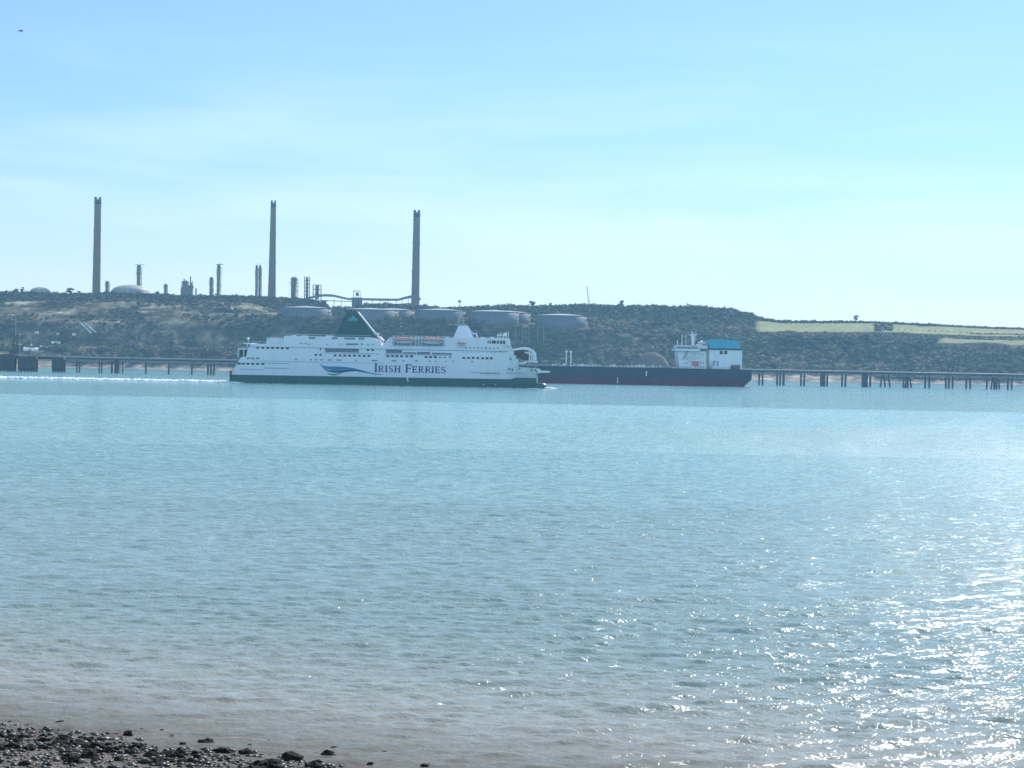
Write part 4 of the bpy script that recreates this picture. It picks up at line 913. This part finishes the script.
for word in ([('I', 374.3, 377.3, 1), ('R', 378.1, 384.0, 0), ('I', 384.9, 387.6, 0), ('S', 388.6, 393.4, 0), ('H', 394.2, 400.8, 0)],
             [('F', 405.3, 411.6, 1), ('E', 412.2, 417.2, 0), ('R', 418.2, 424.0, 0), ('R', 424.9, 430.8, 0), ('I', 431.5, 434.0, 0), ('E', 434.9, 439.9, 0), ('S', 440.9, 446.0, 0)]):
    f_ = MB()
    for ch, a, c_, big_ in word:
        xa, zb_ = F(a, 371.9 + (a - 374) * .0183); xb_, _ = F(c_, 371.9); glyph(f_, ch, xa, zb_, xb_ - xa, (8.2 if big_ else 6.5) * .5626, .12)
    f_.build('lettering', 'navy', sup)
# wave emblem
Wv = lambda pts, th, m_, d: MB().ribbon([F(300 + u / 9.03, 305 + v / 9.03) for u, v in pts], th, -BEAM - d, -BEAM + .1).build('wave_emblem', m_, sup)
Wv([(180, 530), (205, 553), (240, 565), (290, 570), (350, 572), (420, 574), (490, 583), (560, 598), (620, 612), (680, 624), (745, 628)], [.1, .4, .7, .95, 1.0, .85, .7, .55, .35, .25, .1], 'blue', .12)
Wv([(205, 562), (230, 583), (270, 598), (320, 603), (370, 600), (430, 594), (500, 592), (560, 600)], [.1, .3, .45, .5, .5, .4, .3, .1], 'navy', .18)
Wv([(240, 606), (262, 622), (295, 630), (330, 626), (365, 614), (400, 603), (440, 599)], [.1, .35, .5, .45, .35, .3, .1], 'teal', .15)
Wv([(250, 588), (290, 590), (350, 588), (420, 584)], [.1, .3, .3, .1], 'teal', .21)
# lifeboats with davits
def lifeboat(p0, p1, y0, y1, label, two=True):
    x0_, z1_ = F(p0, y0); x1_, z0_ = F(p1, y1 + (p1 - p0) * .018); Lb = (x1_ - x0_); H_ = z1_ - z0_
    b = thing('lifeboat', label, 'lifeboat', (FX0 + (x0_ + x1_) / 2, DF + BEAM - BEAM - 1.9, z0_), 0, 'lifeboats on the ferry')
    def hullring(f, zlo, zhi, wd):
        return [(Lb * f / 2, -wd, zhi), (Lb * f / 2, -wd * .75, (zlo + zhi) / 2), (Lb * f / 2, 0, zlo), (Lb * f / 2, wd * .75, (zlo + zhi) / 2), (Lb * f / 2, wd, zhi)]
    r_ = [hullring(f, H_ * (.0 + .35 * abs(f) ** 4), H_ * .5, 1.6 * (1 - abs(f) ** 4 * .9)) for f in (-1, -.85, -.5, 0, .5, .85, 1)]
    MB().loft(r_).build('hull', 'white', b)
    r_ = [[(Lb * f / 2, -w_, H_ * .5), (Lb * f / 2, -w_ * .8, H_ * (.5 + .38 * k_)), (Lb * f / 2, 0, H_ * (.5 + .5 * k_)), (Lb * f / 2, w_ * .8, H_ * (.5 + .38 * k_)), (Lb * f / 2, w_, H_ * .5)] for f, w_, k_ in ((-.97, .3, .2), (-.85, 1.2, .75), (-.5, 1.62, 1), (0, 1.66, 1), (.5, 1.62, 1), (.85, 1.2, .75), (.97, .3, .2))]
    MB().loft(r_).build('canopy', 'orange', b)
    MB().box(-Lb * .46, Lb * .46, -1.8, 1.8, H_ * .44, H_ * .5).build('gunwale', 'dark', b)
lifeboat(394.2, 414.5, 337.2, 343.4, 'larger orange topped lifeboat, the left of two side by side on the ferry')
lifeboat(422.3, 442.2, 337.7, 344.0, 'orange topped lifeboat right of its twin on the ferry side, nearer the mast')
lifeboat(457.4, 465.8, 341.6, 345.4, 'small orange rescue boat on the ferry side just below the mast')
f_ = MB()
for p in (393.6, 398, 411, 415.6, 418.5, 421.6, 426.5, 438, 443): X0, Z0 = F(p, 345.2); _, Z1 = F(p, 336.9); f_.box(X0 - .22, X0 + .22, -14.6, -13.3, Z0, Z0 + .6); f_.box(X0 - .22, X0 + .22, -13.9, -13.3, Z0, Z1); f_.box(X0 - .22, X0 + .22, -16.2, -13.3, Z1 - .1, Z1 + .4)
f_.build('davit', 'white', ferry)
f_ = MB(); fbox(f_, 392.4, 444.5, 338.6, 345.2, -.1, .3, bf=13.42); f_.build('boat_deck_shade_panel', 'seam_shade', fd)  # flat grey panel, the shade behind the boats is in its colour

# ---------------------------------------------------------------- the tanker
DT = 1684.0; TB = 17.0
to = at(650, 385, DT); TX0 = to.x
tk = thing('tanker', 'long dark blue and red oil tanker moored behind the ferry, blue casing aft', 'tanker', (TX0, DT + TB, 0))
def G(px, py): v = at(px, py, DT); return (v.x - TX0, v.z)
tb = lambda p: float(np.interp(p, [452, 458, 470, 490, 520, 700, 735, 753], [.6, 5, 11, 15.5, 17, 17, 15.5, 12]))
tbl = lambda p: float(np.interp(p, [452, 458, 470, 490, 520, 700, 735, 753], [.4, 2.5, 8, 14.5, 17, 17, 12, 4]))
def gl(top, bot, bt, bb, xs_):
    rings = []
    for x in xs_:
        X1, Z1 = G(x, np.interp(x, [p[0] for p in top], [p[1] for p in top])); X2, Z2 = G(x, np.interp(x, [p[0] for p in bot], [p[1] for p in bot]))
        rings.append([(X1, -bt(x), Z1), (X1, bt(x), Z1), (X2, bb(x), Z2), (X2, -bb(x), Z2)])
    return MB().loft(rings)
XT = [456, 460, 466, 474, 490, 520, 560, 600, 650, 700, 720, 735, 742, 747, 751, 752.5]
tdeck = [(452, 362.4), (470, 364.4), (480, 364.8), (745, 369.5), (753, 369.7)]
tbt = [(452, 374.2), (650, 378.0), (745, 379.7), (753, 379.8)]
gl(tdeck, tbt, tb, lambda p: tb(p) if p < 740 else tb(p) * .9, XT).build('hull', 'tnavy', tk)
gl([(p, y + .03) for p, y in tbt], [(452, 395), (740, 398), (743.8, 387.3), (749, 383.8), (752.5, 380.6)], lambda p: tb(p) * .998 if p < 740 else tb(p) * .88, tbl, XT).build('boot_topping', 'tred', tk)
f_ = MB()
def tbox(m_, p0, p1, y0, y1, d0=-TB, d1=TB):
    X0, Z1 = G(p0, y0); X1, Z0 = G(p1, y1); m_.box(X0, X1, d0, d1, Z0, Z1); return m_
rr = random.Random(11)
for p in np.arange(470, 672, 2.6):       # deck pipework
    yd = 364.7 + (p - 470) * .0178; h_ = rr.uniform(.6, 2.6); tbox(f_, p, p + rr.uniform(.8, 3.2), yd - h_, yd + .3, rr.uniform(-14, -2), rr.uniform(0, 12))
f_.build('deck_pipework', 'steel', tk)
f_ = MB()
for p in np.arange(552, 662, 3.6):
    yd = 364.7 + (p - 470) * .0178; k_ = rr.random()
    if k_ < .9: tbox(f_, p, p + rr.uniform(1.0, 3.4), yd - rr.uniform(1.2, 3.2), yd - rr.uniform(.2, .8), -15.5, -12)
f_.build('deck_fitting', 'pale', tk)
f_ = MB()
for p0, p1 in ((474, 752),):
    X0, Z0 = G(p0, 364.8); X1, Z1 = G(p1, 369.7); n_ = 90
    f_.ribbon([(X0, Z0 + 1.1), (X1, Z1 + 1.1)], .06, -16.2, -16.1)
    for i in range(n_): x = X0 + (X1 - X0) * i / n_; f_.bar((x, -16.1, Z0 - .5), (x, -16.1, Z0 + 1.1), .07, n=4)
f_.build('railing', 'steel', tk)
for p in (566.6, 571.2):
    X0, Z0 = G(p, 366.8); _, Z1 = G(p, 350.8); f_ = MB(); f_.bar((X0, -4, Z0), (X0, -4, Z1), .55, .42, 8); f_.box(X0 - .8, X0 + .8, -4.6, -3.4, Z1 - 1.2, Z1 + .2); f_.build('crane_post', 'pale', tk)
f_ = MB(); X0, Z0 = G(560, 358.6); X1, Z1 = G(567, 358.2); f_.bar((X0, -4, Z0), (X1, -4, Z1), .35, n=6); f_.build('crane_jib', 'steel', tk)
# bridge block
f_ = MB(); a = [G(677.6, 351), G(706.2, 351.5), G(706.2, 369.3), G(679.8, 368.8)]
f_.loft([[(a[3][0], -15, a[3][1]), (a[2][0], -15, a[2][1]), (a[2][0], 15, a[2][1]), (a[3][0], 15, a[3][1])], [(a[0][0], -15, a[0][1]), (a[1][0], -15, a[1][1]), (a[1][0], 15, a[1][1]), (a[0][0], 15, a[0][1])]])
acc = f_.build('accommodation', 'white', tk)
f_ = MB(); tbox(f_, 674.8, 700, 348.6, 351.1, -17.5, 17.5); tbox(f_, 676.2, 707.5, 346.2, 348.5, -15, 15); tbox(f_, 676.0, 700, 344.9, 346.1, -13, 13); f_.build('wheelhouse', 'white', tk)
f_ = MB(); tbox(f_, 677.2, 698, 346.7, 348.2, -15.15, -14.8); f_.build('window_band', 'dimglass', tk)
f_ = MB()
for i, yd in enumerate((355, 359.2, 363.4, 366.8)):
    for p in np.arange(682, 704, 2.6):
        if rr.random() < .75: tbox(f_, p, p + 1.1, yd - .5, yd + .5, -15.12, -14.9)
f_.build('cabin_window', 'dimglass', acc)
f_ = MB(); tbox(f_, 683, 706.3, 356.9, 357.4, -15.6, -15.0); tbox(f_, 686, 706.3, 361.0, 361.4, -15.6, -15.0); tbox(f_, 690, 705, 352.9, 353.3, -15.5, -15.0); f_.ribbon([G(684, 358), G(688, 350.5)], .5, -15.5, -15); f_.build('gallery_rail', 'seam_shade', acc)
f_ = MB(); tbox(f_, 692, 699, 361.6, 365.8, -15.4, -15.05); f_.build('sign_panel', 'tred2', tk)
f_ = MB()
for (p, yt, yb2, r_) in ((683.6, 333.6, 345, .3), (687.6, 334.2, 345, .25), (694.2, 331.5, 345, .55), (697.6, 328.4, 341, .22), (693.0, 329.0, 341, .2), (679.0, 339.8, 345, .5), (707.3, 341, 349, .4)):
    X0, Z0 = G(p, yb2); _, Z1 = G(p, yt); f_.bar((X0, 0, Z0), (X0, 0, Z1), r_, r_ * .7, 6)
X0, Z0 = G(691.5, 335); X1, Z1 = G(698.5, 334.2); f_.box(X0, X1, -1, 1, Z0, Z1); X0, Z0 = G(693.4, 344.8); X1, Z1 = G(696.2, 335); f_.box(X0, X1, -.8, .8, Z0, Z1)
f_.build('mast', 'white', tk)
f_ = MB(); tbox(f_, 698, 704, 344, 347.0, -7, 2); tbox(f_, 700, 707, 341.8, 343.8, -5, 3); tbox(f_, 704, 709, 345.2, 349.5, -8, 8); X0, Z0 = G(702.5, 342.0); f_.blob(X0, -5, Z0, 1.4, 1.4, 1.2, rr, .04, 2); f_.build('satellite_dome', 'white', tk)
# engine casing + blue funnel block
f_ = MB(); tbox(f_, 710.3, 742.3, 349.9, 369.6, -14, 14); cas = f_.build('engine_casing', 'white', tk)
f_ = MB(); X0, Z0 = G(711, 369.4); _, Z1 = G(711, 349.6); f_.bar((X0, -12.6, Z0), (X0, -12.6, Z1), 1.9, n=16); f_.build('corner_drum', 'white', tk, True)
a = [G(709.6, 348.2), G(742.3, 349.3), G(737.5, 340.3), G(710.2, 339.5)]
MB().loft([[(a[0][0], -14.5, a[0][1]), (a[1][0], -14.5, a[1][1]), (a[1][0], 14.5, a[1][1]), (a[0][0], 14.5, a[0][1])], [(a[3][0], -12.5, a[3][1]), (a[2][0], -12.5, a[2][1]), (a[2][0], 12.5, a[2][1]), (a[3][0], 12.5, a[3][1])]]).build('funnel_casing', 'tblue', tk)
f_ = MB(); X0, Z1 = G(709.2, 348.3); X1, Z0 = G(742.8, 349.8); f_.box(X0, X1, -14.9, 14.9, Z0, Z1); f_.build('casing_rim', 'tnavy', tk)
f_ = MB()
for (p, w_, h_) in ((714, 2.4, 1.0), (719, 2, .8), (724, 3, 1.1), (730, 2.5, .9)): X0, Z0 = G(p, 340.0); f_.bar((X0, 2, Z0 - .5), (X0, 2, Z0 + h_), .7, n=8)
f_.build('exhaust_pipe', 'tblue', tk)
for p in (721.6, 726.1): f_ = MB(); tbox(f_, p - 1.5, p + 1.5, 350.9, 354.3, -14.25, -13.9); f_.build('window', 'glass', cas)
f_ = MB(); tbox(f_, 731, 741, 365.2, 366.0, -15.6, -14); tbox(f_, 731, 740, 366.6, 369.5, -15, -14.1); f_.build('mooring_winch', 'dark', tk)
f_ = MB(); tbox(f_, 713.5, 714.8, 361, 366, -14.3, -13.9); tbox(f_, 717.5, 718.7, 361.6, 366, -14.3, -13.9); tbox(f_, 714, 718, 361.3, 362.0, -14.3, -13.9); f_.build('door', 'dimglass', cas)
f_ = MB(); tbox(f_, 645.8, 646.9, 371, 376, -TB - .15, -TB + .1); tbox(f_, 617.2, 618.0, 377.4, 383.2, -TB - .15, -TB + .1); f_.build('draught_mark', 'pale', tk)

# ---------------------------------------------------------------- wakes
def foam_strip(name, x0_, x1_, y0_, w0, w1, hh, seed, label, dens=1.0):
    r_ = np.random.default_rng(seed); L_ = x1_ - x0_; n = int(L_ * 2.4 * dens); V = []; Fc = []; m_ = MB(); rd = random.Random(seed)
    for i in range(n):
        f = r_.random(); x = x0_ + L_ * f; wd = w0 + (w1 - w0) * f; y = y0_ + r_.normal(0, wd * .4); s = r_.uniform(.5, 1.6)
        m_.blob(x, y, 0.02, s * 1.9, s, hh * r_.uniform(.4, 1.1), rd, .3, 1)
    o = m_.build(name, 'foam', None, True); tag(o, label, 'foam', kind='stuff'); return o
xa = at(-90, 380, 1246).x; xb2 = at(229, 380, 1246).x
foam_strip('wake_foam', xa, xb2, 1252, 8, 6, 1.15, 5, 'long white wake foam trailing behind the ferry stern', 7)
foam_strip('stern_foam', at(224, 383, 1240).x, at(243, 383, 1240).x, 1232, 3, 3, .7, 6, 'bright white churned water at the ferry stern', 4)
foam_strip('bow_foam', at(547.5, 388, 1240).x, at(552.5, 388, 1240).x, 1243, 3, 2, .9, 8, 'small white bow wave at the ferry stem', 4)
foam_strip('side_foam', at(250, 386, 1240).x, at(540, 388, 1240).x, 1231, .5, .5, .12, 9, 'thin broken foam along the ferry waterline', .5)

# ---------------------------------------------------------------- shore rocks and shingle
def ray_ground(px, py):
    d = at(px, py, 1) - Vector((0, 0, CAMH)); z = 0.0
    for _ in range(12):
        k_ = (z - CAMH) / d.z; x, y = d.x * k_, d.y * k_; z = max(float(bed_z(np.array([x]), np.array([y]))[0]), -0.02)
    return x, y, z
ROCKM = []
def rock_mesh(seed):
    r_ = random.Random(seed); bm = bmesh.new(); bmesh.ops.create_icosphere(bm, subdivisions=4, radius=1)
    ph = [r_.uniform(0, 50) for _ in range(3)]
    from mathutils import noise as mn
    for v in bm.verts:
        d = v.co.normalized(); n = mn.noise(d * 1.3 + Vector(ph)) * .55 + mn.noise(d * 3.2 + Vector(ph)) * .28 + mn.noise(d * 8 + Vector(ph)) * .16 + mn.noise(d * 18 + Vector(ph)) * .07
        v.co = d * (1 + n); v.co.z *= .62
        if v.co.z < -.25: v.co.z = -.25
    me = bpy.data.meshes.new('shore_rock'); bm.to_mesh(me); bm.free(); me.materials.append(MT['rock']); me.shade_smooth(); return me
ROCKM = [rock_mesh(100 + i) for i in range(9)]
def rock(px, py, wpx, hr, label, wet=True):
    x, y, z = ray_ground(px, py); s = wpx * y / FPX / 2 * 1.0
    o = bpy.data.objects.new('shore_rock', random.choice(ROCKM)); COL.objects.link(o); o.location = (x, y, z + s * .1); o.rotation_euler = (random.uniform(-.2, .2), random.uniform(-.2, .2), random.uniform(0, 6.28))
    o.scale = (s, s * random.uniform(.8, 1.2), s * hr); tag(o, label, 'rock', 'dark weedy rocks along the water edge')
for a in [(128, 735, 8, 1.3, 'upright dark rock standing alone in the shallows off the beach'),
          (123, 723.5, 6, .5, 'small flat dark rock furthest out in the water off the beach'),
          (183, 745, 7, 1.0, 'small dark rock in the shallows left of the long flat one'),
          (206, 743, 15, .75, 'long flat dark rock lying in the shallows'),
          (171, 757, 12, .9, 'lumpy dark rock at the water edge below the long flat one'),
          (222, 752, 16, .8, 'broad dark rock just right of and below the long flat one'),
          (246, 754, 13, 1.1, 'dark rock between the broad one and the bottom heap'),
          (272, 764, 14, 1.1, 'dark rock at the bottom edge, left of the two piled high'),
          (291, 760, 17, 1.3, 'largest dark rock, humped, near the bottom edge of the beach'),
          (328, 756, 15, 1.1, 'dark rock furthest right with a rounded top, by the bottom edge'),
          (316, 764, 12, .8, 'low dark rock tucked under the rightmost rounded one'),
          (90, 741, 12, .9, 'dark rock at the water edge left of the solitary upright one'),
          (66, 742, 14, .9, 'wide dark rock on the wet shingle near the left shore line'),
          (112, 752, 15, .9, 'dark rock on the shingle below the upright one'),
          (370, 764, 7, .7, 'small dark rock awash near the bottom edge, right of the heap'),
          (60, 722, 8, .4, 'thin flat dark rock awash off the left end of the beach'),
          (425, 766, 8, .6, 'isolated low rock awash at the bottom edge, furthest right')]:
    rock(*a)
lab1 = 'dark weedy stone among the shingle near the water edge of the bottom left beach'
lab2 = 'dark weedy stone half sunk in the shallows off the bottom left beach'
for i in range(165):
    f = random.random(); px = random.uniform(-30, 345) if i % 2 else random.uniform(-30, 200); ye = 729 + px * .112; py = ye + abs(random.gauss(0, 14)) + 3
    if py > 790: continue
    rock(px, py, random.choice([4, 5, 6, 7, 8, 10, 12, 15]) * random.uniform(.8, 1.15), random.uniform(.6, 1.3), lab1)
for i in range(26):
    px = random.uniform(-10, 450); py = 720 + px * .095 + random.uniform(-6, 5); rock(px, py, random.uniform(2, 6), .5, lab2)
# pebbles as one mass
npb = 17000; px_ = RNG.uniform(-22, 5, npb); py_ = RNG.uniform(48, 74, npb); s_ = shore_s(px_, py_)
k = (s_ > -0.6) & (s_ < 16); px_, py_, s_ = px_[k], py_[k], s_[k]
bm = bmesh.new(); bmesh.ops.create_icosphere(bm, subdivisions=1, radius=1); tv = np.array([v.co[:] for v in bm.verts]); tf = np.array([[v.index for v in f.verts] for f in bm.faces]); bm.free()
sz = np.clip(RNG.gamma(2.0, .021, len(px_)) + .015, 0, .12); tv2 = tv[None] * (1 + RNG.uniform(-.25, .25, (len(px_), len(tv), 1))); a = RNG.uniform(0, 6.28, len(px_))
sx_ = sz * RNG.uniform(.8, 1.5, len(px_)); 
xx = tv2[..., 0] * sx_[:, None]; yy2 = tv2[..., 1] * sz[:, None]; zz = tv2[..., 2] * sz[:, None] * .6
V = np.stack([xx * np.cos(a)[:, None] - yy2 * np.sin(a)[:, None] + px_[:, None], xx * np.sin(a)[:, None] + yy2 * np.cos(a)[:, None] + py_[:, None], zz + bed_z(px_, py_)[:, None] + sz[:, None] * .2], -1).reshape(-1, 3)
Fp = (tf[None] + (np.arange(len(px_)) * len(tv))[:, None, None]).reshape(-1, 3)
pc = np.array([[.030, .024, .019], [.065, .052, .042], [.13, .105, .085], [.075, .045, .03], [.30, .28, .25]])[RNG.choice(5, len(px_), p=[.46, .30, .10, .12, .02])]
tag(mesh_np('shingle', V, Fp, MT['pebble'], smooth=True, face_col=np.concatenate([np.repeat(pc, len(tf), 0), np.ones((len(Fp), 1))], -1)), 'wet dark pebbles and shingle covering the beach in the bottom left corner', 'shingle', kind='stuff')

# ---------------------------------------------------------------- bird
b = at(20.6, 31, 260); m_ = MB()
gl_ = thing('gull', 'small dark gull flying alone in the top left of the sky', 'bird', b, math.radians(35))
rings = [[(x, r * math.cos(a), r * .85 * math.sin(a)) for a in np.linspace(0, 6.283, 9)[:-1]] for x, r in ((-.34, .01), (-.28, .05), (-.1, .075), (.08, .07), (.2, .045), (.27, .05), (.31, .02), (.36, .006))]
for s in (1, -1):
    w_ = [(.12, .04 * s, .03), (-.08, .05 * s, .02), (.16, .32 * s, .16), (-.03, .34 * s, .13), (.04, .62 * s, .06), (-.05, .60 * s, .04)]
    vs = w_ + [(x, y, z - .015) for x, y, z in w_]; m_.add(vs, [(0, 1, 3, 2), (2, 3, 5, 4), (6, 8, 9, 7), (8, 10, 11, 9), (0, 2, 8, 6), (2, 4, 10, 8), (4, 5, 11, 10), (5, 3, 9, 11), (3, 1, 7, 9)])
m_.loft(rings); m_.add([(-.3, -.03, 0), (-.3, .03, 0), (-.46, .07, .0), (-.46, -.07, .0)], [(0, 1, 2, 3)])
m_.build('body', 'bird', gl_, True)

# ---------------------------------------------------------------- air
hm_ = bpy.data.materials.new('sea_haze'); hm_.use_nodes = True; t = hm_.node_tree; t.nodes.clear()
o_ = t.nodes.new('ShaderNodeOutputMaterial'); pv = t.nodes.new('ShaderNodeVolumePrincipled')
pv.inputs['Color'].default_value = (0.30, 0.63, 0.92, 1); pv.inputs['Density'].default_value = 0.8e-4; pv.inputs['Anisotropy'].default_value = 0.25
t.links.new(pv.outputs[0], o_.inputs['Volume'])
hz = MB().box(-19500, 19500, -400, 6700, -8.5, 330).build('haze', hm_); tag(hz, kind='stuff')
